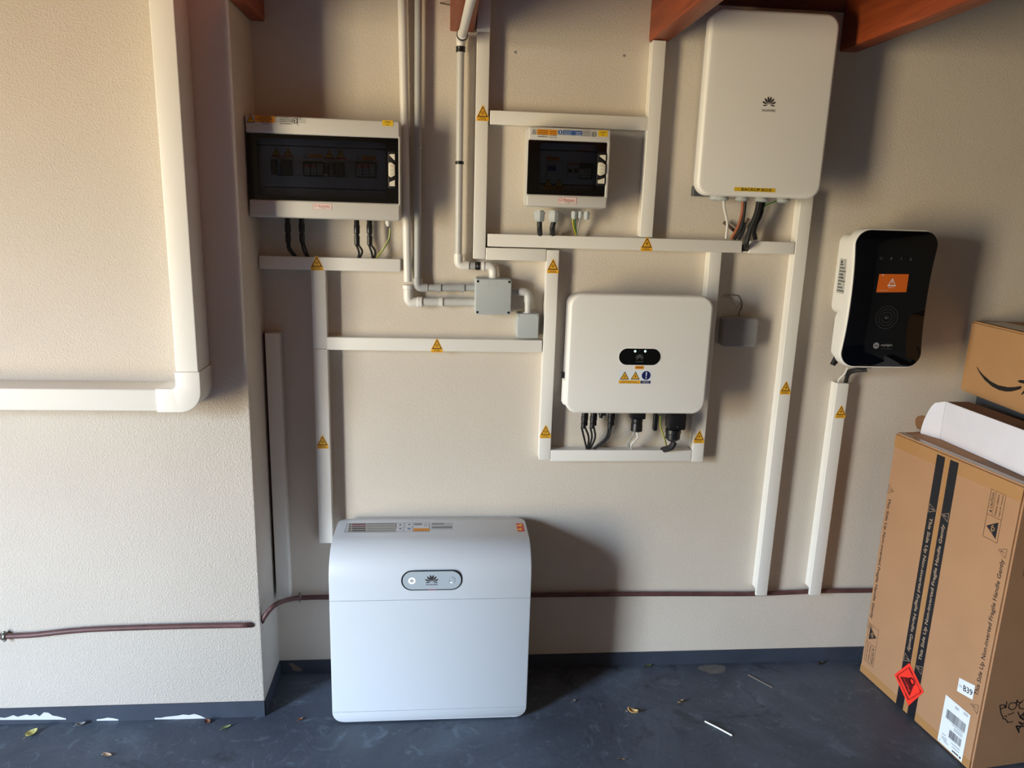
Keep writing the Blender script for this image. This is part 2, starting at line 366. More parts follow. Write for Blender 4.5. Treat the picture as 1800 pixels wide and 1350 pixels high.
# painted skirting bands with their chips
b = MB(); b.box((PX, -0.004, 0), (3.2, 0.0, 0.056), M_SKIRT)
b.add([P(*q, -0.0046) for q in ((507, 1166), (513, 1165), (522, 1171), (531, 1176), (530, 1179), (520, 1180), (514, 1177), (512, 1172))], [tuple(range(8))], M_CHIPB)
struct(b.build('baseboard_back'))
b = MB(); b.box((PX, PY+0.0, 0), (PX+0.004, 0.0, 0.056), M_SKIRT); struct(b.build('baseboard_side'))
b = MB(); b.box((DX, PY-0.004, 0), (PX, PY, 0.058), M_SKIRT)
def chip(x0, x1, y, hs):
    n = len(hs); top = [(x0+(x1-x0)*i/(n-1), y-h) for i, h in enumerate(hs)]
    pts = top+[(x1, y+1), (x0, y+1.5)]
    b.add([P(a, c, PY-0.0046) for a, c in reversed(pts)], [tuple(range(len(pts)))], M_CHIP)
chip(0, 116, 1264, [3, 2, 4, 7, 4, 6, 8, 6, 9, 5, 12, 11, 6, 5, 3, 1]); chip(170, 208, 1265.5, [1, 2, 4, 3, 1]); chip(272, 362, 1263, [1, 1, 3, 4, 5, 7, 6, 8, 5, 0])
struct(b.build('baseboard_left'))

# rafters across the ceiling, square to the back wall
GR = 'wooden rafters under the ceiling'
for X0, X1, lab in ((-0.605, -0.543, 'dark wooden rafter end in the corner above the largest fuse box'),
                    (0.012, 0.086, 'orange wooden rafter end with white conduit passing in front'),
                    (0.637, 0.697, 'orange stained wooden rafter ending above the trunking left of the backup box'),
                    (1.265, 1.327, 'orange stained wooden rafter right of the tall white backup box')):
    b = MB(); b.box((X0, RB+.002, 2.215), (X1, 0.0 if X0 > -0.6 else PY, CZ), M_RAFTER, 0.004, 2)
    if X0 < -0.6: b = MB(); b.box((PX+.001, RB+.002, 2.215), (X1, 0.0, CZ), M_RAFTER, 0.004, 2)
    tag(b.build('rafter'), lab, 'rafter', GR)
nb = MB(); nb.tube([P(774, 5.5, 0.0), P(776, 6, -0.03), P(792, 9, -0.032)], 0.0018, M_RUST, 8); tag(nb.build('nail'), 'small rusty nail sticking out beside the orange rafter with the conduit', 'nail')

# ------------------------------------------------------------------ trunking
TD = 0.044
def sticker(parent, px, py, Y, kind):
    c = P(px, py, Y); f = FY(Y); w, h = 0.038, 0.046; s = MB()
    s.plate([(c.x-w/2, c.z-h/2), (c.x+w/2, c.z-h/2), (c.x+w/2, c.z-h*0.22), (c.x+w*.45, c.z-h*.2), (c.x+.002, c.z+h/2), (c.x-.002, c.z+h/2), (c.x-w*.45, c.z-h*.2), (c.x-w/2, c.z-h*0.22)], f, 0.0, 0.0006, M_YEL)
    warn_tri(s, c.x, c.z+h*0.1, w*0.86, h*0.68, f, 0.0008, glyph=kind)
    s.text('DANGER', (c.x, c.z-h*0.32), h*0.07, f, 0.0008, M_INK, w*0.5); s.text('ELECTRIQUE' if kind == 'bolt' else 'SOLAIRE', (c.x, c.z-h*0.42), h*0.06, f, 0.0008, M_INK, w*0.7)
    return s.build('warning_sticker', parent)
def duct(label, x0, x1, z0, z1, Y0=0.0, foot=0.0, d=TD, stick=(), lid=None, split=(), vert=None, group=None):
    vert = (z1-z0) > (x1-x0) if vert is None else vert
    t = thing('cable_trunking', label, 'cable trunking', ((x0+x1)/2, Y0, z0), group); e = 0.0012
    s = MB(); s.box((x0+e, Y0-d+0.006, z0+e+foot), (x1-e, Y0, z1-e), M_PVC, 0.001, 1); s.build('base', t)
    segs = []; lo, hi = (z0, z1) if vert else (x0, x1); cuts = [lo]+[c for k in split for c in (k if isinstance(k, tuple) else (k-0.0005, k+0.0005))]+[hi]
    for a, c in zip(cuts[::2], cuts[1::2]):
        s = MB()
        A, B = ((x0, Y0-d, a), (x1, Y0-d+0.0125, c)) if vert else ((a, Y0-d, z0), (c, Y0-d+0.0125, z1))
        s.box(A, B, M_PVC, 0.0022, 3); s.build('lid', t)
    for q in stick: sticker(t, q[0], q[1], Y0-d, q[2])
    return t
def X_(px, py, Y=-TD): return P(px, py, Y).x
def Z_(px, py, Y=-TD): return P(px, py, Y).z
duct('horizontal white trunking below the largest fuse box, four cables dropping into it', X_(455, 458), X_(704, 468), Z_(580, 475.5), Z_(580, 452.5), stick=[(557, 462.5, 'sun')])
duct('vertical white trunking running down from under the largest fuse box to the battery', (X_(546.6, 475)+X_(560.3, 950))/2, (X_(574, 475)+X_(582.8, 940))/2, Z_(572, 955), Z_(560, 475), stick=[(567, 777, 'sun')], split=(Z_(562, 613.5),))
duct('horizontal white trunking below the grey junction boxes with one yellow sticker', X_(574, 602), X_(953, 608), Z_(760, 617.5), Z_(760, 595.5), stick=[(768, 607.5, 'sun')])
duct('vertical white trunking left of the smaller fuse box, rising to the ceiling', (X_(839.6, 55)+X_(830.5, 450))/2, (X_(864.3, 5)+X_(852, 450))/2, Z_(841, 455), CZ-0.005, stick=[(848.5, 199, 'sun')], split=(Z_(850, 57),))
duct('short horizontal white trunking above the smaller fuse box', X_(861.5, 205), X_(1139.6, 218), Z_(1000, 224), Z_(1000, 199.5))
duct('vertical white trunking from the rafter down right of the smaller fuse box', (X_(1144, 80)+X_(1128, 412))/2, (X_(1169.8, 80)+X_(1148.5, 412))/2, Z_(1138, 417), 2.212)
t7 = duct('long horizontal white trunking with cable notch under the tall backup box', X_(857, 422), X_(1397, 434), Z_(1100, 439.5), Z_(1100, 417.5), stick=[(1137, 429, 'bolt')], split=((X_(1304.5, 435), X_(1317, 436)),))
s = MB(); a, c = P(1305, 430, -TD), P(1316.5, 442, -TD); s.box((a.x, -TD+.004, c.z), (c.x, -TD+.008, a.z), M_BLACK); s.build('notch_shade', t7, 'black fill for the shade in the notch')  # black block set in the open notch stands for its inner shade
duct('short horizontal white trunking hugging the underside of the long one', X_(854, 445), X_(960.5, 449), Z_(905, 458), Z_(905, 436.5))
duct('vertical white trunking left of the square white inverter', (X_(962, 440)+X_(946.4, 805))/2, (X_(984.5, 440)+X_(966.7, 805))/2, Z_(956, 808.5), Z_(972, 439.5), stick=[(972, 468, 'sun'), (959, 759, 'sun')])
duct('horizontal white trunking under the square white inverter, cables entering its top', X_(968, 800), X_(1215.5, 802), Z_(1090, 811), Z_(1090, 791.5))
duct('vertical white trunking right of and behind the square white inverter', (X_(1248, 446)+X_(1215.7, 805))/2, (X_(1270, 446)+X_(1235.7, 805))/2, Z_(1225, 812), Z_(1258, 443), stick=[(1229, 768, 'bolt')])
duct('long vertical white trunking down from the tall backup box', (X_(1408, 352)+X_(1328.5, 1045))/2, (X_(1429, 352)+X_(1349.8, 1045))/2, Z_(1338, 1047.5), Z_(1418, 341), foot=.022, stick=[(1381, 682, 'bolt')])
duct('vertical white trunking below the black wallbox charger', (X_(1472, 680)+X_(1422, 1045))/2, (X_(1493.5, 680)+X_(1441.8, 1045))/2, Z_(1431, 1046.5), Z_(1483, 674), foot=.024, stick=[(1478, 724, 'bolt')])
duct('lone vertical white trunking in the corner beside the projecting wall', (X_(464.6, 590)+X_(486.5, 1045))/2, (X_(491, 590)+X_(509.5, 1045))/2, Z_(497, 1053.5), Z_(478, 586))

# big trunking on the projecting wall
D2 = 0.11; YB = PY-D2
x0, x1 = (X_(265.5, 20, YB)+X_(303.5, 630, YB))/2, (X_(308, 5, YB)+X_(346.5, 640, YB))/2
zt, zb = Z_(150, 684, YB), Z_(150, 722.5, YB); zj = Z_(325, 654, YB); xj = X_(276, 705, YB)
t = thing('cable_trunking', 'large white corner trunking on the projecting wall at far left', 'cable trunking', (x0, PY, zb))
s = MB(); s.box((x0, YB, zj), (x1, PY, CZ-0.003), M_PVC, 0.004, 3); s.build('upright', t)
s = MB(); s.box((-2.2, YB, zb), (xj, PY, zt), M_PVC, 0.004, 3); s.build('crosspiece', t)
e = 0.0025; R = 0.062; q = []
q += [(xj-.002, zb-e), (x1+e-R, zb-e)]
for k in range(1, 9): a = math.radians(-90+90*k/8); q.append((x1+e-R+R*math.cos(a), zb-e+R+R*math.sin(a)))
q += [(x1+e, zj), (x0-e, zj)]
r2 = 0.012
q += [(x0-e, zt+e+r2)]
for k in range(1, 5): a = math.radians(0-90*k/4); q.append((x0-e-r2+r2*math.cos(a), zt+e+r2+r2*math.sin(a)))
q += [(xj-.002, zt+e)]
s = MB(); s.plate(q, FY(PY), 0, D2+e, M_PVC, 0.003, 2); s.build('elbow', t)

# ------------------------------------------------------------------ conduits
def arc_pts(pts, r):                                               # polyline with rounded corners
    pts = [V3(p) for p in pts]; out = [pts[0]]
    for i in range(1, len(pts)-1):
        a, c, d = pts[i-1], pts[i], pts[i+1]; u = (a-c).normalized(); w = (d-c).normalized()
        for k in range(7):
            t = k/6; p0, p2 = c+u*r, c+w*r; out.append(p0*(1-t)**2+c*2*t*(1-t)+p2*t*t)
    return out+[pts[-1]]
def clip(t, p, along, r, m=M_COND):
    s = MB(); d = V3(along); s.lathe(V3(p)-d*0.006, d, [(0, r+.0035), (.012, r+.0035)], m)
    s.box((p.x-.008, p.y, p.z-.006), (p.x+.008, 0, p.z+.006), m, .001, 1); s.build('wall_clip', t)
Yc = -0.03
# 1 leftmost, white
t = thing('conduit', 'thick white conduit leaning down beside the largest fuse box to a white elbow', 'conduit', P(718, 530, 0))
a, c, e_ = P(706.5, -22, Yc), P(717.8, 531, Yc), P(840, 531.5, Yc)
s = MB(); s.tube([a, P(716.9, 495, Yc)], .0135, M_WHITE, 20, False); s.build('pipe', t); s = MB(); s.tube([P(740, 530.5, Yc), e_], .0135, M_COND, 20, False); s.build('pipe', t)
s = MB(); s.tube(arc_pts([P(717.5, 508, Yc), c, P(738, 531, Yc)], .016), .0155, M_WHITE, 20, False)
s.lathe(P(717.4, 500, Yc), (0, 0, -1), [(0, .015), (.002, .018), (.014, .018), (.016, .0155)], M_WHITE); s.lathe(P(733, 531, Yc), (1, 0, 0), [(0, .0155), (.002, .018), (.016, .018), (.018, .0145)], M_WHITE); s.build('elbow', t)
clip(t, P(775, 531, Yc), (1, 0, 0), .0135, M_WHITE)
# 2 grey
t = thing('conduit', 'slim grey conduit dropping beside the thick white one, turning toward the larger junction box', 'conduit', P(735, 505, 0))
s = MB(); s.tube([P(735.3, -22, Yc), P(733.8, 492, Yc)], .011, M_CONDG, 20, False); s.build('pipe', t); s = MB(); s.tube([P(752, 506, Yc), P(840, 505.5, Yc)], .0115, M_CONDG, 20, False); s.build('pipe', t)
s = MB(); s.tube(arc_pts([P(733.6, 489, Yc), P(733.6, 506, Yc), P(752, 506, Yc)], .017), .0135, M_CONDG, 20, False); s.build('elbow', t)
clip(t, P(772, 506, Yc), (1, 0, 0), .0115, M_CONDG); clip(t, P(813, 506, Yc), (1, 0, 0), .0115, M_CONDG)
s = MB(); s.lathe(P(734.8, 257, Yc), (0, 0, -1), [(0, .012), (.001, .013), (.006, .013), (.007, .012)], M_CONDG); s.build('joint_ring', t)
# 3 middle one with black collars
t = thing('conduit', 'white conduit with black collars coming from the rafter to the larger junction box', 'conduit', P(806, 466, 0))
Yt = -0.035
s = MB(); s.tube([P(809.7, 92, Yt), P(805.8, 448, Yt)], .0115, M_COND, 20, False); s.build('pipe', t)
s = MB(); s.tube([P(822, 467, Yt), P(845, 467.5, Yt)], .0115, M_CONDG, 20, False); s.build('pipe', t); s = MB()
top = P(811, 68, Yt); out_ = PZ(835, -30, 2.193)
s.tube([top, out_], .0125, M_WHITE, 20, False); s.build('pipe', t)
s = MB(); s.tube(arc_pts([P(805.8, 446, Yt), P(805.6, 466.5, Yt), P(824, 467, Yt)], .017), .0145, M_WHITE, 20, False); s.build('elbow', t)
s = MB(); s.tube(arc_pts([P(845, 467.5, Yt), P(867, 468, Yt), P(867, 490, Yt)], .02), .0145, M_WHITE, 20, False); s.lathe(P(848, 467.5, Yt), (1, 0, 0), [(0, .0145), (.001, .0165), (.006, .0165)], M_WHITE); s.build('elbow', t)
s = MB(); s.lathe(P(809.7, 92, Yt), (0, 0, 1), [(0, .0125), (.001, .0145), (.008, .0145), (.0085, .0135), (.011, .0145), (.016, .0145)], M_BLACK); s.build('collar', t)
s = MB(); s.lathe(P(835, 467.3, Yt), (1, 0, 0), [(0, .011), (.001, .0135), (.004, .0125), (.009, .0145), (.014, .0125), (.017, .0135)], M_BLACK); s.build('collar', t)
s = MB(); s.lathe(P(809.9, 84, Yt), (0, 0, 1), [(0, .0135), (.03, .0135), (.04, .0145)], M_WHITE)
d = (out_-top).normalized(); s.lathe(top-d*.006, d, [(0, .016), (.03, .0155), (.075, .015)], M_WHITE)
s.frame(P(809, 75, 0).x-.0, P(809, 80, 0).z, P(812, 75, 0).x, P(812, 72, 0).z, .0008, FY(Yt-.0145), 0, M_CONDG); s.build('coupling', t)
s = MB(); s.lathe(top+d*.05, d, [(0, .016), (.001, .0175), (.008, .0175)], M_BLACK); s.build('collar', t)

s = MB(); s.lathe(P(807.8, 289, Yt), (0, 0, 1), [(0, .0118), (.001, .0138), (.009, .0138), (.01, .0118)], M_BLACK); s.build('collar', t)

# junction boxes
t = thing('junction_box', 'larger square grey junction box with four black corner screws', 'junction box', P(867, 554, 0))
u0, v0, u1, v1 = rect_px(836, 490, 898, 554, -.07); f = FY(0)
s = MB(); s.plate(rr(u0-.001, v0-.001, u1+.001, v1+.001, .008), f, 0, .05, M_JB, .002); s.build('body', t)
s = MB(); s.plate(rr(u0, v0, u1, v1, .008), f, .051, .07, M_JB, .003); s.frame(u0+.043, v1-.022, u0+.070, v1-.008, .0008, f, .0703, M_CONDG); s.build('lid', t)
for a, c in ((u0+.008, v0+.008), (u1-.008, v0+.008), (u0+.008, v1-.008), (u1-.008, v1-.008)):
    s = MB(); s.lathe((a, -.0695, c), (0, -1, 0), [(0, .0042), (.001, .004)], M_BLACK); s.build('screw', t)
for k in (.033, .082): s = MB(); s.lathe((u0+k, -.035, v0), (0, 0, -1), [(0, .009), (.004, .008)], M_COND); s.build('knockout_plug', t)
t = thing('conduit', 'short grey conduit elbow linking the larger junction box to the smaller one', 'conduit', P(928, 550, 0))
Yj = -.035
s = MB(); s.tube([P(896, 512, Yj), P(914, 513, Yj)], .011, M_CONDG, 20, False); s.build('pipe', t); s = MB(); s.tube([P(928, 530, Yj), P(928, 552, Yj)], .011, M_COND, 20, False); s.build('pipe', t)
s = MB(); s.tube(arc_pts([P(911, 512.5, Yj), P(929, 513, Yj), P(928.3, 532, Yj)], .02), .0135, M_COND, 20, False); s.build('elbow', t)
t = thing('junction_box', 'small grey junction box below the larger one, beside the trunking', 'junction box', P(928, 595, 0))
u0, v0, u1, v1 = rect_px(910, 551.5, 946, 594.5, -.055)
s = MB(); s.plate(rr(u0-.001, v0, u1+.001, v1, .004), f, 0, .038, M_JB, .002); s.lathe(((u0+u1)/2-.002, -.03, v1), (0, 0, 1), [(0, .015), (.004, .014)], M_COND); s.build('body', t)
s = MB(); s.plate(rr(u0, v0, u1, v1, .004), f, .039, .055, M_JB, .002)
for a in (u0+.004, u1-.004): s.line(a, v1-.002, a, v1-.009, .0016, f, .0553, M_DIMP)
s.build('lid', t)
t = thing('junction_box', 'worn square grey box on bare plaster right of the inverter', 'junction box', P(1302, 611, 0))
u0, v0, u1, v1 = rect_px(1274, 559, 1330, 610, -.045)
s = MB(); s.plate(rr(u0, v0, u1, v1, .010), f, 0, .030, M_JB2, .003); s.build('body', t)
s = MB(); s.plate(rr(u0-.001, v0-.001, u1+.001, v1+.001, .012), f, .031, .045, M_JB2, .006); s.build('lid', t)
# chipped plaster crack above it
b = MB()
pts = [(1266, 522), (1275, 519), (1288, 518), (1300, 522), (1304, 532), (1303, 541), (1301, 548), (1299, 556)]
c3 = [P(*q, -.0006) for q in pts]
for k in range(5): b.tube([p+V3((random.uniform(-.004, .004), 0, random.uniform(-.004, .004))) for p in c3[random.randint(0, 3):]], .0006, M_CHIPB, 5)
b.tube([P(1272, 520, -.0006), P(1284, 525, -.0006), P(1292, 536, -.0006)], .0007, M_CHIPB, 5); b.tube([P(1280, 519, -.0006), P(1290, 527, -.0006), P(1299, 533, -.0006), P(1293, 545, -.0006)], .0006, M_CHIPB, 5)
struct(b.build('wall_crack'))

# screw plugs in the wall
for px, py, lab in ((906, 92, 'round wall plug hole left, above the smaller fuse box'), (1097, 98, 'round wall plug hole right, nearer the trunking above the smaller fuse box')):
    p = P(px, py, 0); s = MB(); s.lathe((p.x, 0, p.z), (0, -1, 0), [(0, .0055), (.001, .005)], M_CONDG, 14); s.lathe((p.x, -.001, p.z), (0, -1, 0), [(0, .0025), (.0002, .0025)], M_RUST, 10)
    tag(s.build('wall_plug'), lab, 'wall plug')

# ------------------------------------------------------------------ cables
def cable(name, label, pts, r, m, cat='cable', group=None, extra=None):
    s = MB(); s.tube(pts, r, m, 10)
    if extra: extra(s)
    return tag(s.build(name), label, cat, group)
def pv_plug(s, p, z1, z0, r=.0085):
    L = z1-z0; s.lathe((p.x, p.y, z1), (0, 0, -1), [(0, r*.95), (L*.25, r*.95), (L*.27, r*1.1), (L*.55, r*1.1), (L*.58, r*.85), (L*.64, r*.85), (L*.66, r*1.05), (L*.95, r), (L, r*.6)], M_BLACK, 10)
def solar_cable(label, pxt, pyt, pyb, ends, Y, group=None, r=.0085):
    a = P(pxt[0], pyt, Y); c = P(pxt[1], pyb, Y)
    t = thing('solar_cable', label, 'cable', c, group); s = MB(); pv_plug(s, a, a.z+.006, c.z, r); s.build('connector', t)
    s = MB()
    for off, pts in ends:
        s.tube([V3((a.x+off, Y, c.z+.004))]+[P(x, y, Yy) for x, y, Yy in pts], .0035, M_BLK2, 10)
    s.build('cord', t)
Yq = -.05; ye = -.030

# ------------------------------------------------------------------ distribution boxes
def dist_box(name, label, rpx, dep, door, win, latch, parts, label_cb):
    u0, v0, u1, v1 = rect_px(*rpx, -dep); f = FY(0)
    t = thing(name, label, 'distribution box', ((u0+u1)/2, 0, v0))
    dz0, dz1 = P(rpx[0], door[1], -dep).z, P(rpx[0], door[0], -dep).z; dx1 = P(door[2], (door[0]+door[1])/2, -dep).x
    back = dep-.06
    s = MB(); s.plate(rr(u0+.003, v0+.003, u1-.006, v1-.003, .012), f, 0, back, M_SHELL, .002); s.build('back_shell', t)
    # lid: a frame with an opening behind the door
    s = MB(); lid = .05
    s.box((u0, -dep, dz1), (u1, -(dep-.058), v1), M_SHELL, .006, 3); s.box((u0, -dep, v0), (u1, -(dep-.058), dz0), M_SHELL, .006, 3)
    s.box((dx1, -dep, dz0-.006), (u1, -(dep-.058), dz1+.006), M_SHELL, .004, 2); s.box((u0, -(dep-.014), dz0-.006), (u0+.006, -(dep-.058), dz1+.006), M_SHELL, .002, 1)
    s.plate(rr(u0-.001, v0-.002, u1+.0005, v1+.002, .012), f, dep-.066, dep-.058, M_SHELL, .002); s.build('lid', t)
    # inner panel
    yi = -(dep-.036); s = MB(); s.box((u0+.006, yi, dz0), (dx1, yi+.004, dz1), M_INNER)
    hz = dz1-dz0
    for k in (.19, .83): s.rect(u0+.01, dz0+hz*k, dx1-.005, dz0+hz*k+.004, FY(yi-.0003), 0, M_DEVD)
    s.build('inner_panel', t)
    # door: dark frame round a smoked pane
    wu0, wv0, wu1, wv1 = rect_px(*win, -dep); yd = -(dep-.002)
    d = MB(); o = rr(wu0, wv0, wu1, wv1, .007, 5); n = len(o)
    def side(q):
        cx, cy = (wu0+wu1)/2, (wv0+wv1)/2; return (max(u0+.001, min(dx1-.0008, cx+(q[0]-cx)*9)), max(dz0+.0008, min(dz1-.0008, cy+(q[1]-cy)*9)))
    outq = []
    for (a, c) in o:
        outq.append((u0+.001 if a < wu0+.0071 and False else a, c))
    # four bars and corner fillets
    for (a0, b0, a1, b1) in ((u0+.001, dz0+.0008, dx1-.0008, wv0), (u0+.001, wv1, dx1-.0008, dz1-.0008), (u0+.001, wv0, wu0, wv1), (wu1, wv0, dx1-.0008, wv1)):
        d.box((a0, yd, b0), (a1, yd+.007, b1), M_DISP)
    for cx, cy, qx, qy in ((wu0, wv0, 1, 1), (wu1, wv0, -1, 1), (wu1, wv1, -1, -1), (wu0, wv1, 1, -1)):
        r = .007; q = [(cx, cy)]+[(cx+qx*(r-r*math.sin(math.radians(g))), cy+qy*(r-r*math.cos(math.radians(g)))) for g in range(0, 91, 15)]
        d.flat(q if qx*qy > 0 else list(reversed(q)), FY(yd), .0, M_DISP); 
    dr = d.build('door', t)
    s = MB(); s.rect(wu0, wv0, wu1, wv1, FY(yd+.004), 0, M_TINT); s.build('window', dr)
    # latch
    lx0, lz0, lx1, lz1 = rect_px(*latch, -dep); h = lz1-lz0; w = lx1-lx0
    s = MB(); s.plate(rr(lx0-.002, lz0-.008, lx1+.004, lz1+.008, .006), FY(yd), 0, .002, M_BLACK, .001); s.build('latch_recess', dr)
    s = MB(); fy = FY(yd-.002)
    s.plate([(lx0+w*.1, lz0), (lx1, lz0), (lx1, lz0+h*.2), (lx0+w*.1, lz0+h*.12)], fy, 0, .004, M_CREAM, .001, 1)
    s.plate([(lx0+w*.1, lz0+h*.3), (lx0+w*.4, lz0+h*.27), (lx1, lz0+h*.34), (lx1, lz0+h*.66), (lx0+w*.5, lz0+h*.74), (lx0+w*.1, lz0+h*.74), (lx0, lz0+h*.70), (lx0, lz0+h*.34)], fy, 0, .006, M_CREAM, .002, 2)
    s.plate([(lx0+w*.1, lz1-h*.04), (lx1, lz1-h*.2), (lx1, lz1), (lx0+w*.35, lz1)], fy, 0, .004, M_CREAM, .001, 1)
    for k in (.38, .5, .62): s.line(lx0+w*.25, lz0+h*k, lx1-w*.2, lz0+h*k, .0008, fy, .0063, M_MIDP)
    s.build('latch_handle', dr)
    parts(t, yi); label_cb(t, u0, v0, u1, v1, FY(-dep))
    return t
def dev(t, name, x0, y0, x1, y1, Y, th, m, extra=None):
    a, c, d, e = rect_px(x0, y0, x1, y1, Y-th); s = MB(); s.box((a, Y-th, c), (d, Y, e), m, .001, 1)
    if extra: extra(s, a, c, d, e, FY(Y-th))
    return s.build(name, t)
def spd(s, a, c, d, e, f):
    s.rect(a, e-(e-c)*.28, d, e-(e-c)*.06, f, .0003, M_RED); s.text('75', ((a+d)/2, e-(e-c)*.17), (e-c)*.1, f, .0005, M_PAPER); s.rect(a+.002, c+.005, d-.002, c+.0065, f, .0003, M_DIMP); s.text('PV', ((a+d)/2, c+(e-c)*.45), (e-c)*.12, f, .0005, M_DGREY)
def spdn(s, a, c, d, e, f):
    s.rect(a, e-(e-c)*.28, a+.002, e-(e-c)*.06, f, .0003, M_RED); s.text('H', ((a+d)/2, e-(e-c)*.17), (e-c)*.16, f, .0005, M_DGREY); s.rect(a+.002, c+.005, d-.002, c+.0065, f, .0003, M_DIMP)
def blank(s, a, c, d, e, f):
    s.ring(((a+d)/2, (c+e)/2), 0, .001, f, .0003, M_DGREY, 8)
def big_parts(t, Y):
    C = lambda x, y: (460+x/7.2, 220+y/7.2)
    def D(name, x0, y0, x1, y1, th, m, ex=None): a, c = C(x0, y0), C(x1, y1); return dev(t, name, a[0], a[1], c[0], c[1], Y, th, m, ex)
    D('circuit_breaker', 112, 430, 188, 630, .02, M_DEVD); D('isolator_switch', 188, 470, 245, 640, .024, M_DEVB); D('circuit_breaker', 245, 435, 378, 640, .02, M_DEVD)
    D('blank_plate', 382, 450, 528, 640, .01, M_DEV, blank)
    for q in ((530, 778, 455, 655), (1192, 1450, 460, 672)):
        base = D('surge_protector', q[0], q[2], q[1], q[3], .012, M_DEVD); x = q[0]+5
        for k in range(3):
            a, c = C(x, q[2]+32), C(x+74, q[3]-22); o = dev(base, 'cartridge', a[0], a[1], c[0], c[1], Y-.012, .008, M_DEV, spd if k < 2 else spdn); x += 83
    D('circuit_breaker', 780, 465, 848, 655, .016, M_DEVD, lambda s, a, c, d, e, f: (s.rect(a+.001, c+.002, d-.003, c+.009, f, .0003, M_DEV), s.line(a+.004, e-.012, d-.001, e-.002, .002, f, .0003, M_DEV)))
    D('isolator_switch', 848, 470, 915, 655, .02, mat('slate breaker', (84, 96, 106), .5), lambda s, a, c, d, e, f: s.ring(((a+d)/2-.001, (c+e)/2-.004), 0, .0012, f, .0003, M_PAPER, 10))
    D('circuit_breaker', 915, 470, 1042, 660, .02, M_DEVD); D('blank_plate', 1045, 475, 1190, 665, .01, M_DEV, blank)
    f = FY(Y-.0006); s = MB()
    for x, y, w in ((182, 335, 15), (335, 335, 15), (855, 360, 16), (1000, 360, 16)):
        c = P(*C(x, y), Y); warn_tri(s, c.x, c.z, w*.00182, w*.00165, f, 0.0)
    for x, y in ((552, 392), (1218, 408)): c = P(*C(x, y), Y); warn_tri(s, c.x, c.z, .013, .013, f, 0.0, M_PAPG)
    for q in ((600, 362, 778, 412), (1265, 382, 1442, 440)):
        a = rect_px(*C(q[0], q[1]), *C(q[2], q[3]), Y); s.rect(*a, f, 0, M_ORG); s.text('PARAFOUDRE', ((a[0]+a[2])/2, (a[1]+a[3])/2), .002, f, .0004, M_INK, (a[2]-a[0])*.7)
    for q in ((120, 388, 418, 415), (785, 410, 1075, 440)): s.rect(*rect_px(*C(q[0], q[1]), *C(q[2], q[3]), Y), f, -.0002, M_RED)
    a = rect_px(*C(380, 425), *C(1490, 452), Y); s.rect(a[0], a[1]+.001, a[2], a[1]+.0025, f, -.0003, M_RED)
    s.build('inner_sticker', t)
def big_label(t, u0, v0, u1, v1, f):
    Y = -.1406; s = MB(); q = lambda x, y: P(430+x/12.857, 195+y/12.857, Y)
    a, c = q(60, 80), q(1385, 300); s.rect(a.x, c.z+.002, c.x, a.z-.006, f, .0004, M_PAPG)
    c = q(135, 165); warn_tri(s, c.x, c.z, .023, .024, f, .0008, M_YEL)
    a, d = q(225, 95), q(690, 270); s.rect(a.x, d.z, d.x, a.z-.001, f, .0008, M_ORG)
    for k, tx in enumerate(('ATTENTION', 'DOUBLE SOURCE DE TENSION', 'RESEAU PUBLIC', 'SOLAIRE')): s.text(tx, ((a.x+d.x)/2, a.z-.004-k*.0062), .0032, f, .0011, M_INK, (.03, .045, .028, .02)[k])
    a = q(790, 130)
    for k, tx in enumerate(('COUPURE DC', 'ONDULEUR CENTRAL', 'NE JAMAIS OUVRIR', 'SOUS TENSION')): s.text(tx, (a.x+.017, a.z-.002-k*.0056), .003, f, .0011, M_INK, .034)
    c = q(1130, 220); s.ring((c.x, c.z), .0065, .008, f, .0011, M_INK, 16); bolt(s, c.x-.001, c.z, .012, f, .0012, M_INK)
    c = q(1190, 215); s.line(c.x, c.z-.013, c.x, c.z+.013, .0012, f, .0011, M_INK); c = q(1260, 165); s.text('Section', (c.x, c.z+.002), .003, f, .0011, M_DIMP); s.text('Puiss.', (c.x-.001, c.z-.003), .003, f, .0011, M_DIMP)
    s.build('warning_label', t)
    a = rect_px(672, 211, 691, 222, Y); s = MB(); s.plate(rr(*a, .002, 3), f, 0, .0006, M_YEL2); s.text('COFFRET', ((a[0]+a[2])/2, (a[1]+a[3])/2+.003), .004, f, .0008, M_INK, .018); s.text('D.C', ((a[0]+a[2])/2, (a[1]+a[3])/2-.004), .004, f, .0008, M_INK); s.build('small_label', t, 'small yellow label')
    brand_label(t, (550, 357.5, 583, 368.5), f, Y)
def brand_label(t, px, f, Y):
    a = rect_px(*px, Y); w, h = a[2]-a[0], a[3]-a[1]; s = MB(); s.plate(rr(*a, .0015, 2), f, 0, .0006, M_PINK); s.frame(*a, .0006, f, .0008, M_RED)
    s.ring((a[0]+w*.14, a[3]-h*.4), h*.2, h*.26, f, .0008, M_RED, 16, .6, 5.6); s.ring((a[0]+w*.2, a[3]-h*.4), h*.12, h*.18, f, .0009, M_RED, 12, -2.2, 2.2)
    s.text('Kamazo', (a[0]+w*.62, a[3]-h*.36), h*.36, f, .0008, M_RED, w*.62); s.text('Solar Battery Store', (a[0]+w*.63, a[1]+h*.3), h*.2, f, .0008, M_INK, w*.6); s.text('www', (a[0]+w*.55, a[1]+h*.12), h*.08, f, .0008, M_DIMP)
    s.build('maker_label', t, 'small white and red label')
big = dist_box('distribution_box', 'largest grey fuse box with smoked window, mounted beside the projecting wall', (430, 201.5, 703.5, 388.5), .14, (233, 349.5, 700.5), (451, 241.5, 678.5, 350.5), (683, 270.5, 694.5, 327.5), big_parts, big_label)
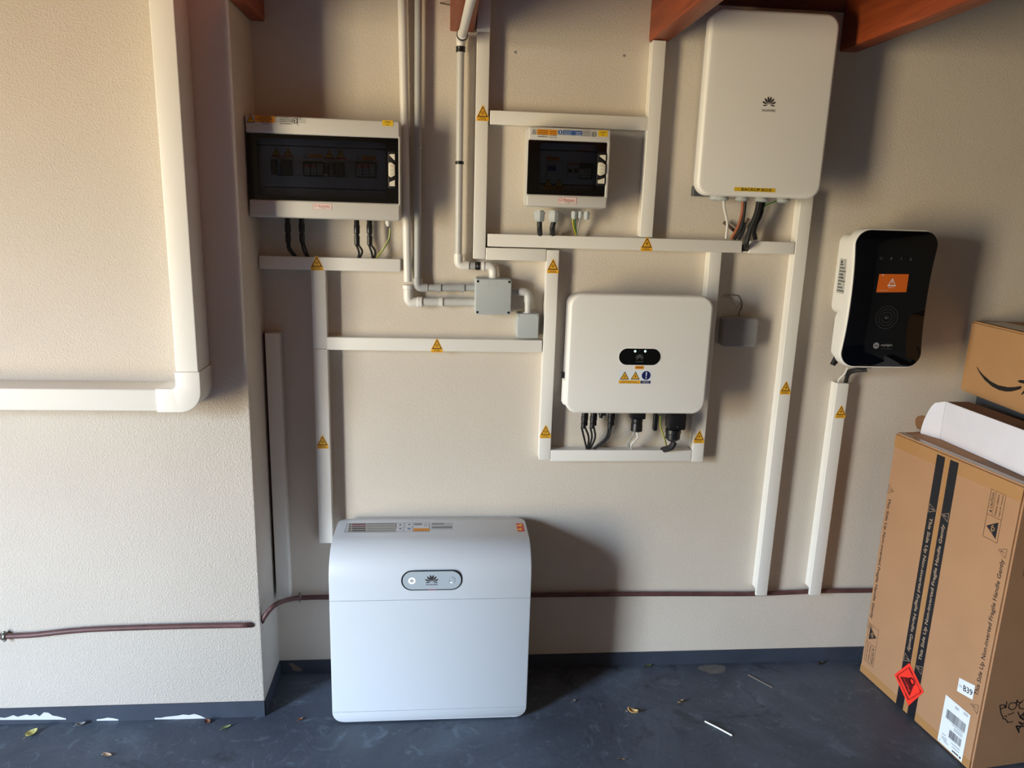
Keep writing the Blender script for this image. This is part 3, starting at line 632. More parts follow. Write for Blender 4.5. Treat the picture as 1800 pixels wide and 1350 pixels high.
sh = MB(); c0, c1 = P(682, 391, -.06), P(682, 396, -.06); sh.lathe(c0+V3((0, 0, .006)), (0, 0, -1), [(0, .008), (.012, .008), (.013, .006), (.018, .005)], M_WHITE, 12); sh.build('cable_gland', big)
def small_parts(t, Y):
    C = lambda x, y: (900+x/4.821, 180+y/4.821)
    def D(name, x0, y0, x1, y1, th, m, ex=None): a, c = C(x0, y0), C(x1, y1); return dev(t, name, a[0], a[1], c[0], c[1], Y, th, m, ex)
    o = D('rotary_isolator', 300, 495, 365, 655, .014, M_DEV)
    s = MB(); a = rect_px(*C(308, 535), *C(372, 580), Y-.03); s.box((a[0], Y-.03, a[1]), (a[2], Y-.014, a[3]), M_DEVB, .003, 2); s.build('blue_lever', o)
    D('blank_plate', 370, 495, 462, 665, .01, M_DEV, blank)
    for k, x in enumerate((470, 520)):
        o = D('circuit_breaker', x, 515, x+46, 650, .018, M_DEV, lambda s, a, c, d, e, f: (s.rect(a+.001, e-.005, d-.001, e-.002, f, .0003, M_RED), s.frame(a+.002, c+.003, d-.002, c+.007, .0006, f, .0003, M_DGREY)))
        s = MB(); a = rect_px(*C(x+10, 562), *C(x+38, 598), Y-.026); s.box((a[0], Y-.026, a[1]), (a[2], Y-.018, a[3]), M_BLACK, .001, 1); s.build('toggle', o)
    o = D('surge_protector', 568, 515, 684, 650, .012, M_DEVD)
    for x in (574, 622): a, c = C(x, 560), C(x+44, 638); dev(o, 'cartridge', a[0], a[1], c[0], c[1], Y-.012, .008, M_DEV, spdn)
    f = FY(Y-.0006); s = MB(); a = rect_px(*C(285, 458), *C(405, 490), Y); s.rect(*a, f, 0, M_ORG2); s.text('ATTENTION', ((a[0]+a[2])/2, (a[1]+a[3])/2), .0025, f, .0004, M_INK, .02); s.build('inner_sticker', t); s = MB()
    f = FY(Y-.012)
    for x in (308, 398): c = P(*C(x, 680), Y-.012); warn_tri(s, c.x, c.z, .031, .024, f, 0)
    a = rect_px(*C(262, 712), *C(445, 745), Y-.012); s.rect(*a, f, -.0002, M_YEL); s.text('DANGER SOLAIRE', ((a[0]+a[2])/2, (a[1]+a[3])/2), .0025, f, .0004, M_INK, .03)
    s.build('inner_sticker', t)
def small_label(t, u0, v0, u1, v1, f):
    Y = -.1206; q = lambda x, y: P(925+x/12, 215+y/12, Y); s = MB()
    a, c = q(125, 95), q(1490, 315); s.rect(a.x, c.z+.002, c.x, a.z-.006, f, .0004, M_PAPG)
    c = q(165, 198); warn_tri(s, c.x, c.z, .014, .014, f, .0008, M_PAPG)
    A, B = q(228, 135), q(650, 275); s.rect(A.x, B.z, B.x, A.z-.001, f, .0008, M_ORG)
    mx = q(485, 200).x
    for k in range(4): s.text(('ATTENTION', 'DOUBLE SOURCE', 'DE TENSION', 'RESEAU')[k], ((A.x+mx)/2, A.z-.005-k*.0058), .003, f, .0011, M_INK, .030); s.text(('DANGER', 'NE PAS', 'OUVRIR', 'ICI')[k], ((mx+B.x)/2, A.z-.006-k*.0058), .003, f, .0011, M_INK, .020)
    c = q(718, 210); s.ring((c.x, c.z), 0, .0068, f, .0008, M_BLUE, 20); s.rect(c.x-.0015, c.z-.004, c.x+.0015, c.z+.004, f, .0011, M_PAPER)
    A, B = q(780, 165), q(1178, 280); s.rect(A.x, B.z, B.x, A.z, f, .0008, M_BLUE)
    for k in range(3): s.text(('AVANT TOUTE', 'INTERVENTION', 'COUPER')[k], (A.x+.014, A.z-.005-k*.0055), .0028, f, .0011, M_PAPER, .022); s.text(('COURANT', 'ALTERNATIF', 'CONTINU')[k], (B.x-.012, A.z-.0055-k*.0055), .0028, f, .0011, M_PAPER, .017)
    A = q(1195, 175)
    for k in range(4): s.text(('COUPURE AC', 'RESEAU PUBLIC', 'NE JAMAIS', 'OUVRIR EN CHARGE')[k], (A.x+.012, A.z-.001-k*.0046), .0026, f, .0011, M_INK, .024)
    c = q(1430, 255); s.ring((c.x, c.z), .0055, .007, f, .0011, M_INK, 14); bolt(s, c.x-.001, c.z, .010, f, .0012, M_INK)
    s.build('warning_label', t)
    a = rect_px(1052, 229, 1068, 240.5, Y); s = MB(); s.plate(rr(*a, .002, 3), f, 0, .0006, M_YEL2); s.text('COFFRET', ((a[0]+a[2])/2, (a[1]+a[3])/2+.003), .004, f, .0008, M_INK, .018); s.text('A.C', ((a[0]+a[2])/2, (a[1]+a[3])/2-.004), .004, f, .0008, M_INK); s.build('small_label', t, 'small yellow label')
    brand_label(t, (981.5, 346.5, 1013, 359), f, Y)
small = dist_box('distribution_box', 'smaller square grey fuse box with smoked window between two trunkings', (929.5, 222, 1067, 366.5), .12, (245.5, 341, 1065.5), (951, 251, 1046.5, 336), (1052, 272, 1062, 323), small_parts, small_label)
def gland(parent, px, py, Y, r, h, m=M_JB, n=8):
    p = P(px, py, Y); s = MB(); s.lathe(p, (0, 0, -1), [(0, r*.9), (h*.15, r*.9), (h*.16, r*1.15), (h*.34, r*1.15), (h*.35, r), (h*.82, r), (h*.98, r*.75), (h, r*.6)], m, n); s.build('cable_gland', parent); return p
yg = -.06
for px, r, h in ((948.5, .0165, .036), (974, .0165, .036), (1009.5, .009, .025), (1020.5, .0075, .022), (1031.5, .0095, .026)): gland(small, px, 369.5+(px-950)*.03, yg, r, h)
cable('black_cable', 'thick black cable, left of the pair leaving the smaller fuse box', [P(948.5, 384, yg), P(948.5, 400, yg), P(949.5, 416, ye)], .0085, M_BLK2, group=None)
cable('black_cable', 'thick black cable, right of the pair leaving the smaller fuse box', [P(975, 385, yg), P(971, 400, yg), P(972, 416, ye)], .0085, M_BLK2)
cable('earth_wire', 'green and yellow earth wire looping below the smaller fuse box', [P(1008, 381, yg), P(1007, 392, yg), P(1012.5, 413, ye)], .0028, M_YGCAB, extra=lambda s: s.tube([P(1010, 381, yg), P(1011, 392, yg), P(1013.5, 413, ye)], .0028, M_GNCAB, 8))
cable('grey_cable', 'thin grey cable from the right glands of the smaller fuse box', [P(1021, 381, yg), P(1017, 396, yg), P(1015, 414, ye)], .0022, M_GRCAB)

C1 = lambda x, y: (400+x/4.5, 180+y/4.5)
G1 = None
def bigcab(label, x, yb, e1, e2=None):
    (a, b1), (c, d) = C1(x, 925), C1(x, yb)
    ends = [(-.003, [(*C1(*e1[0]), Yq), (*C1(*e1[1]), ye)])]
    if e2: ends.append((.004, [(*C1(*e2[0]), Yq), (*C1(*e2[1]), ye)]))
    solar_cable(label, (a, a), b1, d, ends, Yq)
bigcab('first black solar cable from the left under the largest fuse box', 474, 1118, [(480, 1160), (525, 1215)], [(495, 1150), (540, 1215)])
bigcab('second black solar cable from the left under the largest fuse box', 585, 1115, [(600, 1170), (625, 1220)], [(615, 1150), (640, 1220)])
bigcab('third black solar cable from the left under the largest fuse box', 1021, 1135, [(1040, 1190), (1030, 1240)], [(1065, 1180), (1042, 1240)])
bigcab('rightmost black solar cable under the largest fuse box, next to the earth wire', 1122, 1135, [(1140, 1190), (1150, 1240)], [(1168, 1180), (1160, 1240)])
cable('earth_wire', 'yellow and green earth wire curving below the right end of the largest fuse box', [P(*C1(1285, 995), Yq), P(*C1(1275, 1080), Yq), P(*C1(1225, 1170), Yq), P(*C1(1165, 1242), ye)], .0025, M_YGCAB, extra=lambda s: s.tube([P(*C1(1287, 995), Yq-.001), P(*C1(1277, 1080), Yq-.001), P(*C1(1227, 1170), Yq-.001), P(*C1(1167, 1242), ye-.001)], .002, M_GNCAB, 8))

# ------------------------------------------------------------------ inverter
t = thing('inverter', 'square white solar inverter with rounded corners and black oval display', 'inverter', (.634, 0, 1.04))
inv = t; u0, v0, u1, v1 = .3985, 1.0415, .8685, 1.4345; f = FY(0); Yi = -.16
s = MB(); s.plate(rr(u0+.012, v0+.012, u1-.012, v1-.012, .035), f, .02, .125, M_LAV, .004)
s.box((u0+.08, -.02, v0+.06), (u1-.08, 0, v1-.05), M_LAV, .002, 1)
for k in range(14): s.box((u0+.03+k*.031, -.105, v0+.006), (u0+.036+k*.031, -.03, v0+.013), M_LAV)
s.build('body', t)
s = MB(); s.plate(rr(u0, v0, u1, v1, .043, 10), f, .124, .16, M_SHELLW, .010, 5); s.build('front_cover', t)
s = MB(); s.plate(rr(u0-.004, 1.065, u0+.010, 1.150, .006, 4), f, .10, .140, M_SHELLW, .004); s.build('side_bump', t)
s = MB(); s.box((u0-.013, -.125, 1.152), (u0+.012, -.10, 1.17), M_BLACK, .003, 2); s.build('side_switch', t)
a = rect_px(1089, 612.3, 1160, 642, Yi); s = MB(); s.ring(((a[0]+a[2])/2, 0), 0, 0, f, 0, M_DISP, 3) if False else None
s.plate(rr(a[0]-.002, a[1]-.002, a[2]+.002, a[3]+.002, (a[3]-a[1]+.004)/2, 12), FY(Yi), 0, .0008, M_SHELLW, .0005, 1)
s.plate(rr(*a, (a[3]-a[1])/2-.0001, 12), FY(Yi), 0, .0012, M_DISP, .0004, 1)
FI = FY(Yi-.0012)
c = P(1124, 628, Yi); flower(s, (c.x, c.z), .012, FI, .0003, M_DIMP); s.text('HUAWEI', (c.x, P(1124, 635.5, Yi).z), .0045, FI, .0003, M_DIMP, .025)
dsp = s.build('display', t)
for px in (1116.3, 1134): c = P(px, 617.3, Yi); s = MB(); s.ring((c.x, c.z), 0, .0055, FI, .0001, mat('led halo', (6, 30, 22), .3), 16); s.ring((c.x, c.z), 0, .0032, FI, .0003, M_LED, 16); s.build('indicator_light', dsp, 'lit green white')
c = P(1124.5, 616, Yi); s = MB(); s.text('f', (c.x, c.z), .005, FI, .0003, M_DIMP); s.build('unlit_indicator', dsp)
FI = FY(Yi)
a = rect_px(1116.5, 643, 1131.5, 648.8, Yi); s = MB(); s.plate(rr(*a, .001, 2), FI, 0, .0005, M_ORG); s.text('ONDULEUR', ((a[0]+a[2])/2, (a[1]+a[3])/2), .003, FI, .0008, M_INK, .022); s.build('small_label', t, 'orange label')
q = lambda x, y: P(1070+x/16.36, 600+y/16.36, Yi)
s = MB(); A, B = q(290, 820), q(1215, 1215); s.rect(A.x, B.z, B.x, A.z, FI, .0004, M_PAPER)
for x, g in ((455, 'sun'), (765, 'bolt')): c = q(x, 980); warn_tri(s, c.x, c.z, .030, .027, FI, .0008, glyph=g)
c = q(1075, 980); s.ring((c.x, c.z), 0, .0148, FI, .0008, M_NAVY, 28); s.flat([(c.x-.0012, c.z-.004), (c.x+.0012, c.z-.004), (c.x+.0026, c.z+.011), (c.x-.0016, c.z+.011)], FI, .0012, M_PAPER); s.ring((c.x, c.z-.0085), 0, .0023, FI, .0012, M_PAPER, 12)
A, B = q(290, 1115), q(905, 1215); s.rect(A.x, B.z, B.x, A.z, FI, .0008, M_YEL); s.text('Risque de presence de', ((A.x+B.x)/2, A.z-.0035), .0032, FI, .0012, M_INK, .050); s.text('tensions multiples du circuit', ((A.x+B.x)/2, A.z-.0085), .0032, FI, .0012, M_INK, .062)
A, B = q(920, 1130), q(1195, 1215); s.rect(A.x, B.z, B.x, A.z, FI, .0008, M_NAVY); s.text('COUPER AVANT', ((A.x+B.x)/2, (A.z+B.z)/2+.0015), .0018, FI, .0012, M_PAPER, .022); s.text('INTERVENTION', ((A.x+B.x)/2, (A.z+B.z)/2-.002), .0018, FI, .0012, M_PAPER, .022)
s.build('warning_label', t)
# plugs under the inverter
yv = -.075; C8 = lambda x, y: (900+x/5.625, 600+y/5.625)
def invcab(label, x, yb, ends):
    (a, b1), (c, d) = C8(x, 718), C8(x, yb)
    solar_cable(label, (a, a-1), b1, d, [(off, [(*C8(*e[0]), yv+.01), (*C8(*e[1]), ye)]) for off, e in ends], yv)
invcab('first pair of black solar cables from the left under the inverter', 712, 860, [(-.006, [(712, 950), (738, 1060)]), (.006, [(758, 950), (748, 1060)])])
invcab('second pair of black solar cables from the left under the inverter', 800, 860, [(-.006, [(790, 950), (758, 1060)]), (.006, [(822, 950), (775, 1060)])])
invcab('black solar cable curving left from the third plug under the inverter', 975, 865, [(-.004, [(925, 960), (800, 1062)]), (.004, [(945, 965), (820, 1062)])])
for px, dx in ((712, -.009), (800, -.009), (975, -.009)):
    a = P(*C8(px, 720), yv+.02); s = MB(); s.lathe(V3((a.x+.008, a.y, a.z+.005)), (0, 0, -1), [(0, .0075), (.025, .0075), (.027, .006), (.034, .006), (.036, .007), (.045, .0065)], M_BLACK, 10); s.build('plug_socket', inv)
s = MB(); a = P(*C8(880, 722), yv); s.lathe((a.x, a.y, a.z+.006), (0, 0, -1), [(0, .009), (.008, .009), (.009, .007), (.018, .006)], M_BLACK, 10); s.box((a.x+.002, a.y-.005, a.z-.003), (a.x+.016, a.y+.005, a.z+.006), M_BLACK); s.build('plug_cap', inv)
Cv = lambda x, y: (970+x/3.971, 490+y/3.971)
a = P(*Cv(598, 950), yv); s = MB(); s.box((a.x-.025, yv-.018, a.z-.012), (a.x+.025, yv+.018, a.z+.012), M_BLACK, .004, 2); s.lathe((a.x, yv, a.z-.012), (0, 0, -1), [(0, .019), (.012, .019), (.014, .017), (.018, .019), (.044, .020), (.046, .015)], M_BLACK, 16); s.build('cable_gland', inv)
for k, (lab, pts) in enumerate((('grey cable, left of the pair below the middle inverter gland', [(575, 1065), (565, 1100), (535, 1140), (545, 1190)]), ('pale grey cable, right of the pair below the middle inverter gland', [(592, 1065), (598, 1110), (560, 1150), (552, 1190)]))):
    cable('grey_cable', lab, [P(*Cv(*p), yv+.01 if i < 3 else ye) for i, p in enumerate(pts)], .0032, (M_GRCAB, M_WHCAB)[k])
a = P(*Cv(726, 950), yv); b2 = P(*Cv(726, 1060), yv); s = MB(); s.plate(rr(a.x-.008, b2.z, a.x+.008, a.z+.005, .007, 5), FY(yv+.005), 0, .012, M_BLACK, .003); s.build('antenna', inv)
cable('earth_wire', 'thin yellow earth wire bowing down beside the inverter antenna', [P(*Cv(757, 955), yv), P(*Cv(757, 1030), yv), P(*Cv(785, 1110), yv), P(*Cv(800, 1170), ye)], .0022, M_YGCAB, extra=lambda s: s.tube([P(*Cv(760, 955), yv-.001), P(*Cv(760, 1030), yv-.001), P(*Cv(788, 1110), yv-.001), P(*Cv(803, 1170), ye-.001)], .0016, M_GNCAB, 8))
a = P(*Cv(868, 950), yv); s = MB(); s.box((a.x-.030, yv-.026, P(*Cv(868, 1045), yv).z), (a.x+.030, yv+.026, a.z+.01), M_BLACK, .006, 2)
z = P(*Cv(868, 1045), yv).z; s.lathe((a.x-.006, yv, z), (0, 0, -1), [(0, .022), (.002, .027), (.014, .028), (.016, .026), (.034, .026), (.040, .020), (.044, .015)], M_BLACK, 14)
s.ring((a.x-.001, P(*Cv(868, 1020), yv).z), 0, .0015, FY(yv-.0262), .0, M_MIDP, 8)
gl = s.build('power_connector', inv)
cable('black_cable', 'thick black cable bending into the trunking under the big inverter connector', [P(*Cv(852, 1140), yv), P(*Cv(845, 1160), yv), P(*Cv(825, 1180), yv+.01), P(*Cv(775, 1195), ye)], .011, M_BLK2)

# ------------------------------------------------------------------ backup box
t = thing('backup_box', 'tall white backup box with grey logo and yellow strip label, high on wall', 'electrical box', (.98, 0, 1.75)); bk = t
u0, v0, u1, v1 = .7785, 1.7475, 1.181, 2.287; Yb = -.16; f = FY(0)
s = MB(); s.plate(rr(u0+.034, v0+.03, u1-.034, v1-.03, .03), f, .012, .128, M_LAV, .003); s.build('body', t)
s = MB(); s.plate(rr(u0, v0, u1, v1, .042, 10), f, .126, .16, M_SHELLW, .012, 5); s.build('front_cover', t)
a = rect_px(1219, 327, 1231, 345, -.02); s = MB(); s.box((a[0], -.028, a[1]), (a[2]+.03, 0, a[3]), M_DIMP, .001, 1); s.build('mounting_bracket', t)
FB = FY(Yb); c = P(1352, 180.5, Yb); s = MB(); flower(s, (c.x, c.z), .0185, FB, .0003, M_DGREY); s.text('HUAWEI', (P(1351, 194.3, Yb).x, P(1351, 194.3, Yb).z), .0072, FB, .0003, M_DGREY, .041); s.build('logo', t)
a = rect_px(1291, 328.8, 1362.5, 338.2, Yb); s = MB(); s.rect(*a, FB, .0004, M_YEL2); s.text('BACKUP BOX', (P(1330, 333.5, Yb).x, (a[1]+a[3])/2), .0085, FB, .0007, M_INK, .098); s.build('name_strip', t, 'yellow strip with black letters')
Ck = lambda x, y: (1240+x/9, 330+y/9); yk = -.07
for x, w in ((165, 0), (265, 1), (580, 1), (890, 1), (1230, 1)):
    p = P(*Ck(x, 150 if w else 140), yk if w else yk+.025); s = MB(); s.lathe((p.x, p.y, v0+.01), (0, 0, -1), [(0, .019), (.012, .019), (.013, .022), (.016, .022), (.020, .019), (.023, .012)], M_JB, 20); s.build('cable_gland', bk)
zg = v0-.01
def kc(x, y, Y): return P(*Ck(x, y), Y)
cable('white_cable', 'white cable hanging from the left gland of the tall backup box', [kc(288, 190, yk), kc(300, 330, yk+.01), kc(345, 560, yk+.02), kc(325, 800, ye)], .0042, M_WHCAB)
cable('brown_cable', 'orange brown cable curving from the second gland of the tall backup box', [kc(592, 190, yk), kc(580, 380, yk), kc(520, 600, yk+.015), kc(410, 810, ye)], .0045, M_ORCAB)
cable('black_cable', 'black cable hugging the orange brown one under the tall backup box', [kc(628, 190, yk), kc(610, 400, yk), kc(560, 640, yk+.015), kc(455, 812, ye)], .0055, M_BLK2, extra=lambda s: s.tube([kc(615, 560, yk+.01), kc(600, 680, yk+.02), kc(530, 812, ye)], .0055, M_BLK2, 10))
cable('black_cable', 'long black cable from the tall backup box into the trunking notch', [kc(855, 190, yk), kc(800, 430, yk-.004), kc(700, 680, yk-.004), kc(650, 880, yk+.0), kc(650, 960, -.040)], .0085, M_BLK2)
cable('black_cable', 'black cable behind the long one under the tall backup box', [kc(925, 190, yk+.018), kc(868, 440, yk+.022), kc(768, 640, yk+.026), kc(790, 812, ye)], .0075, M_BLK2)
cable('earth_wire', 'green earth wire reaching left from the rightmost backup box gland', [kc(1160, 190, yk), kc(1060, 235, yk), kc(930, 300, yk+.01), kc(850, 500, yk+.03), kc(795, 700, ye)], .0022, M_GNCAB)
t = thing('toggle_anchor', 'pair of brown metal anchor arms on the wall behind the backup box cables', 'wall anchor', kc(480, 700, 0))
s = MB(); s.tube([kc(290, 545, -.02), kc(470, 690, -.02)], .0055, M_RUST, 8, False); s.build('arm', t)
s = MB(); s.tube([kc(685, 485, -.02), kc(560, 640, -.02)], .0055, M_RUST, 8, False); s.build('arm', t)
s = MB(); s.tube([kc(470, 690, -.018), kc(520, 690, 0)], .004, M_GALV, 8, False); s.build('bolt', t)

# ------------------------------------------------------------------ charger
t = thing('wallbox_charger', 'black glass car charger with white rim, orange sticker and waisted sides', 'car charger', (1.45, 0, 1.21)); ch = t
def waist(off):
    cx = 1.4525; pts = []
    def hw(z): k = (z-1.4355)/.2275; return .1345+.0165*abs(k)**2.2
    zt_, zb_ = 1.663-off, 1.2075+off; r = .052-off
    right = []
    for k in range(9): a = math.radians(-90+90*k/8); right.append((cx+hw(zb_+r)-off-r+r*math.cos(a), zb_+r+r*math.sin(a)))
    for k in range(1, 18): z = zb_+r+(zt_-zb_-2*r)*k/18; right.append((cx+hw(z)-off, z))
    for k in range(9): a = math.radians(90*k/8); right.append((cx+hw(zt_-r)-off-r+r*math.cos(a), zt_-r+r*math.sin(a)))
    return right+[(2*cx-x, z) for x, z in reversed(right)]
f = FY(0)
s = MB(); s.plate(waist(0), f, .125, .165, M_WHITE, .006, 3); s.build('rim', t)
s = MB(); s.plate(waist(.0055), f, .164, .170, M_GLASSBLK, .0015, 2); gls = s.build('glass_front', t)
s = MB(); s.plate(rr(1.330, 1.372, 1.575, 1.642, .03), f, .035, .13, M_WHITE, .004); s.plate(rr(1.332, 1.222, 1.572, 1.39, .03), f, .065, .13, M_WHITE, .004)
s.box((1.36, -.036, 1.40), (1.54, 0, 1.62), M_WHITE, .003, 1); s.box((1.38, -.066, 1.25), (1.52, -.001, 1.38), M_BLACK, .003, 1); s.build('body', t)
sf = Fr((1.3296, 0, 0), (0, -1, 0), (0, 0, 1))
s = MB(); a = (.055, 1.445, .108, 1.560); s.rect(*a, sf, .0, M_PAPG)
# normal of this frame points to -x
for k in range(9): s.rect(.059, 1.452+k*.0108, .104-.012*(k % 3), 1.456+k*.0108, sf, .0003, M_DIMP)
s.text('CE', (.080, 1.503), .012, sf, .0004, M_INK, None, math.pi/2); s.ring((.068, 1.549), 0, .005, sf, .0004, M_INK, 12); s.build('rating_label', t, 'grey rating label')
FG = FY(-.17); q = [uv(*p, -.17) for p in ((1545.5, 481.5), (1540, 514), (1593, 513.5), (1597.5, 482))]
s = MB(); s.flat(q, FG, .0004, M_ORG2); c = P(1568, 496, -.17)
tr = tri(c.x, c.z, .030, .026); s.flat(tr, FG, .0008, M_PAPER); s.flat(tri(c.x, c.z-.0008, .021, .0175), FG, .0011, M_ORG2); s.text('!', (c.x, c.z-.0015), .011, FG, .0014, M_PAPER)
s.text('30A - 6', (P(1566, 505, -.17).x, P(1566, 505.5, -.17).z), .0035, FG, .0008, M_PAPER, .018); s.text('Ne pas debrancher sous', (P(1552, 511, -.17).x, P(1552, 510.5, -.17).z), .002, FG, .0008, M_PAPER, .034)
a = P(1552, 483.5, -.17); s.flat([(a.x-.004, a.z+.002), (a.x, a.z-.003), (a.x+.004, a.z+.002)], FG, .0008, M_PAPER); s.build('orange_sticker', t)
s = MB()
for k, px in enumerate((1549, 1566.5, 1584, 1601)):
    c = P(px, 454+k*.3, -.17)
    if k == 0: s.ring((c.x, c.z), .0035, .0047, FG, .0004, M_DIMP, 14)
    elif k == 1: s.ring((c.x, c.z), .001, .0045, FG, .0004, M_DIMP, 5)
    elif k == 2: bolt(s, c.x, c.z, .011, FG, .0004, M_DIMP)
    else: s.flat(tri(c.x, c.z, .009, .010), FG, .0004, M_DIMP); s.flat(tri(c.x, c.z-.0005, .004, .005), FG, .0006, M_DISP)
c = P(1558.5, 558, -.17)
for r in (.0175, .0270, .0370): s.ring((c.x, c.z), r-.0004, r+.0004, FG, .0004, M_DIMP, 48)
s.ring((c.x-.002, c.z), .005, .006, FG, .0004, M_DIMP, 16); s.ring((c.x+.005, c.z-.001), .003, .004, FG, .0004, M_DIMP, 16); s.rect(c.x-.006, c.z-.003, c.x+.001, c.z+.001, FG, .0004, M_DIMP)
s.build('touch_icons', t)
c = P(1540, 607.5, -.17); s = MB(); s.ring((c.x, c.z), 0, .0105, FG, .0004, M_MIDP, 28); s.text('Au', (c.x, c.z), .007, FG, .0007, M_INK, .012)
c = P(1558.5, 607, -.17); s.text('mylight', (c.x, c.z), .0105, FG, .0004, M_MIDP, .040); s.text('SYSTEMS', (c.x+.001, P(1558, 613, -.17).z), .0022, FG, .0004, M_DIMP, .036); s.build('logo', t)
Cc = lambda x, y: (1430+x/4.219, 380+y/4.219)
s = MB(); s.plate([uv(*Cc(*p), -.09) for p in ((165, 1040), (132, 1100), (158, 1112), (190, 1075))], FY(-.08), 0, .012, M_BLACK, .002, 1); s.build('holster_clip', t)
a = P(*Cc(403, 1140), -.10); s = MB(); s.lathe((a.x, a.y, 1.222), (0, 0, -1), [(0, .010), (.012, .010), (.013, .012), (.026, .012)], M_BLACK, 12); s.build('cable_gland', t)
cable('white_cable', 'thin white cable from under the black charger into the trunking', [P(*Cc(255, 1120), -.07), P(*Cc(230, 1170), -.05), P(*Cc(190, 1210), -.03), P(*Cc(185, 1240), -.02)], .0035, M_WHCAB)
cable('black_cable', 'thick black cable arching from the charger base into the trunking', [P(*Cc(395, 1140), -.10), P(*Cc(320, 1145), -.08), P(*Cc(260, 1170), -.05), P(*Cc(235, 1245), -.025)], .007, M_BLK2, extra=lambda s: s.tube([P(*Cc(390, 1135), -.10), P(*Cc(310, 1132), -.09), P(*Cc(250, 1150), -.06), P(*Cc(225, 1180), -.03)], .004, M_BLK2, 8))

# ------------------------------------------------------------------ floor battery
t = thing('home_battery', 'white floor standing home battery with curved top and oval display', 'battery', (-.03, -.15, 0)); bt = t
bx0, bx1, byf, byb, bh = -.3555, .2935, -.287, -.028, .622
Rr = .105
def prof(sv):                                                       # path: up the front, round, back along the top
    L1 = bh-Rr; L2 = math.pi/2*Rr
    if sv <= L1: return byf, sv, (-1, 0)
    if sv <= L1+L2: a = (sv-L1)/Rr; return byf+Rr-Rr*math.cos(a), bh-Rr+Rr*math.sin(a), (-math.cos(a), math.sin(a))
    return byf+Rr+(sv-L1-L2), bh, (0, 1)
LT = (bh-Rr)+math.pi/2*Rr+(byb-byf-Rr)
def half(sv, z0=.006):                                              # half outline inset near the rounded ends
    r = .034; ins = 0
    if sv < z0+r: k = (z0+r-sv); ins = r-math.sqrt(max(0, r*r-k*k))
    if sv > LT-r: k = sv-(LT-r); ins = r-math.sqrt(max(0, r*r-k*k))
    return ins
def sheet(s0, s1, m, th=.012, bev=.004, z0=.006):
    ss = [s0]; x = s0
    brk = sorted({s0, s1, z0+.002, z0+.005, z0+.01, z0+.017, z0+.025, z0+.034, .2, .3, .4}|{(bh-Rr)+math.pi/2*Rr*k/16 for k in range(17)}|{LT-.034, LT-.025, LT-.017, LT-.01, LT-.005, LT-.002})
    ss = [k for k in brk if s0 <= k <= s1]
    vs = []; fs = []
    for k in ss:
        y, z, nn = prof(k); i = half(k, z0); N = V3((0, nn[0], nn[1])); X0, X1 = bx0+i, bx1-i; c = V3((0, y, z))
        row = [V3((X0, 0, 0))+c-N*th, V3((X0, 0, 0))+c-N*bev, V3((X0+bev*.3, 0, 0))+c-N*bev*.3, V3((X0+bev, 0, 0))+c, V3((X1-bev, 0, 0))+c, V3((X1-bev*.3, 0, 0))+c-N*bev*.3, V3((X1, 0, 0))+c-N*bev, V3((X1, 0, 0))+c-N*th]
        vs += row
    n = 8
    for r in range(len(ss)-1):
        for k in range(n): fs.append((r*n+k, r*n+(k+1) % n, (r+1)*n+(k+1) % n, (r+1)*n+k))
    fs.append(tuple(reversed(range(n)))); fs.append(tuple((len(ss)-1)*n+k for k in range(n)))
    q = MB(); q.add(vs, fs, m); return q
zs1 = P(760, 1247, byf).z; zs2 = P(760, 1054, byf).z
sheet(.006, zs1-.0007, M_BATT).build('base_trim', t); sheet(zs1+.0007, zs2-.0007, M_BATT).build('front_panel', t); sheet(zs2+.0007, LT, M_BATT).build('top_hood', t)
s = MB(); n = []; e = .013
for k in [i/20 for i in range(21)]:
    sv = .02+(LT-.02-.01)*k; y, z, nn = prof(sv); n.append((y-nn[0]*e, z-nn[1]*e))
n += [(byb, bh-e), (byb, .02)]
vs = [V3((bx0+.012, y, z)) for y, z in n]+[V3((bx1-.012, y, z)) for y, z in n]; k = len(n)
s.add(vs, [tuple(range(k)), tuple(reversed(range(k, 2*k)))]+[(i, k+i, k+(i+1) % k, (i+1) % k) for i in range(k)], M_BATTD)
for X in (bx0+.06, bx1-.06):
    for Y in (byf+.05, byb-.05): s.lathe((X, Y, .022), (0, 0, -1), [(0, .02), (.022, .022)], M_BLACK, 14)
s.build('body', t)
a = rect_px(705, 1003, 812.5, 1036.5, byf); f = FY(byf); h = a[3]-a[1]
s = MB(); s.plate(rr(a[0], a[1], a[2], a[3], h/2-.0001, 14), f, 0, .0012, M_BLACK, .0005, 1); s.plate(rr(a[0]+.005, a[1]+.0035, a[2]-.004, a[3]-.0035, h/2-.0036, 14), f, .001, .002, mat('display silver', (178, 188, 194), .25), .0005, 1); FB = FY(byf-.002)
c = P(759, 1019, byf); flower(s, (c.x, c.z), .0185, FB, .0004, M_DGREY); s.text('HUAWEI', (c.x, P(759, 1027, byf).z), .005, FB, .0004, M_DGREY, .036)
s.rect(P(752, 1035, byf).x, a[1]+.0002, P(768, 1035, byf).x, a[1]+.0028, FY(byf-.0012), .0003, mat('dull red strip', (150, 60, 80), .5))
for k in range(9):
    g = math.radians(90-k*33); c = P(795, 1019, byf); s.ring((c.x+.0095*math.cos(g), c.z+.0095*math.sin(g)), 0, .0013, FB, .0004, M_INK, 8)
dsp = s.build('display', t)
s = MB(); c = P(724, 1020.5, byf); s.ring((c.x, c.z), .0068, .0108, FB, .0004, M_LEDW, 32); c = P(795, 1019, byf); s.ring((c.x, c.z), .0085, .0108, FB, .0004, M_LEDW, 8, math.radians(225), math.radians(275)); s.build('indicator_ring', dsp, 'lit white ring')
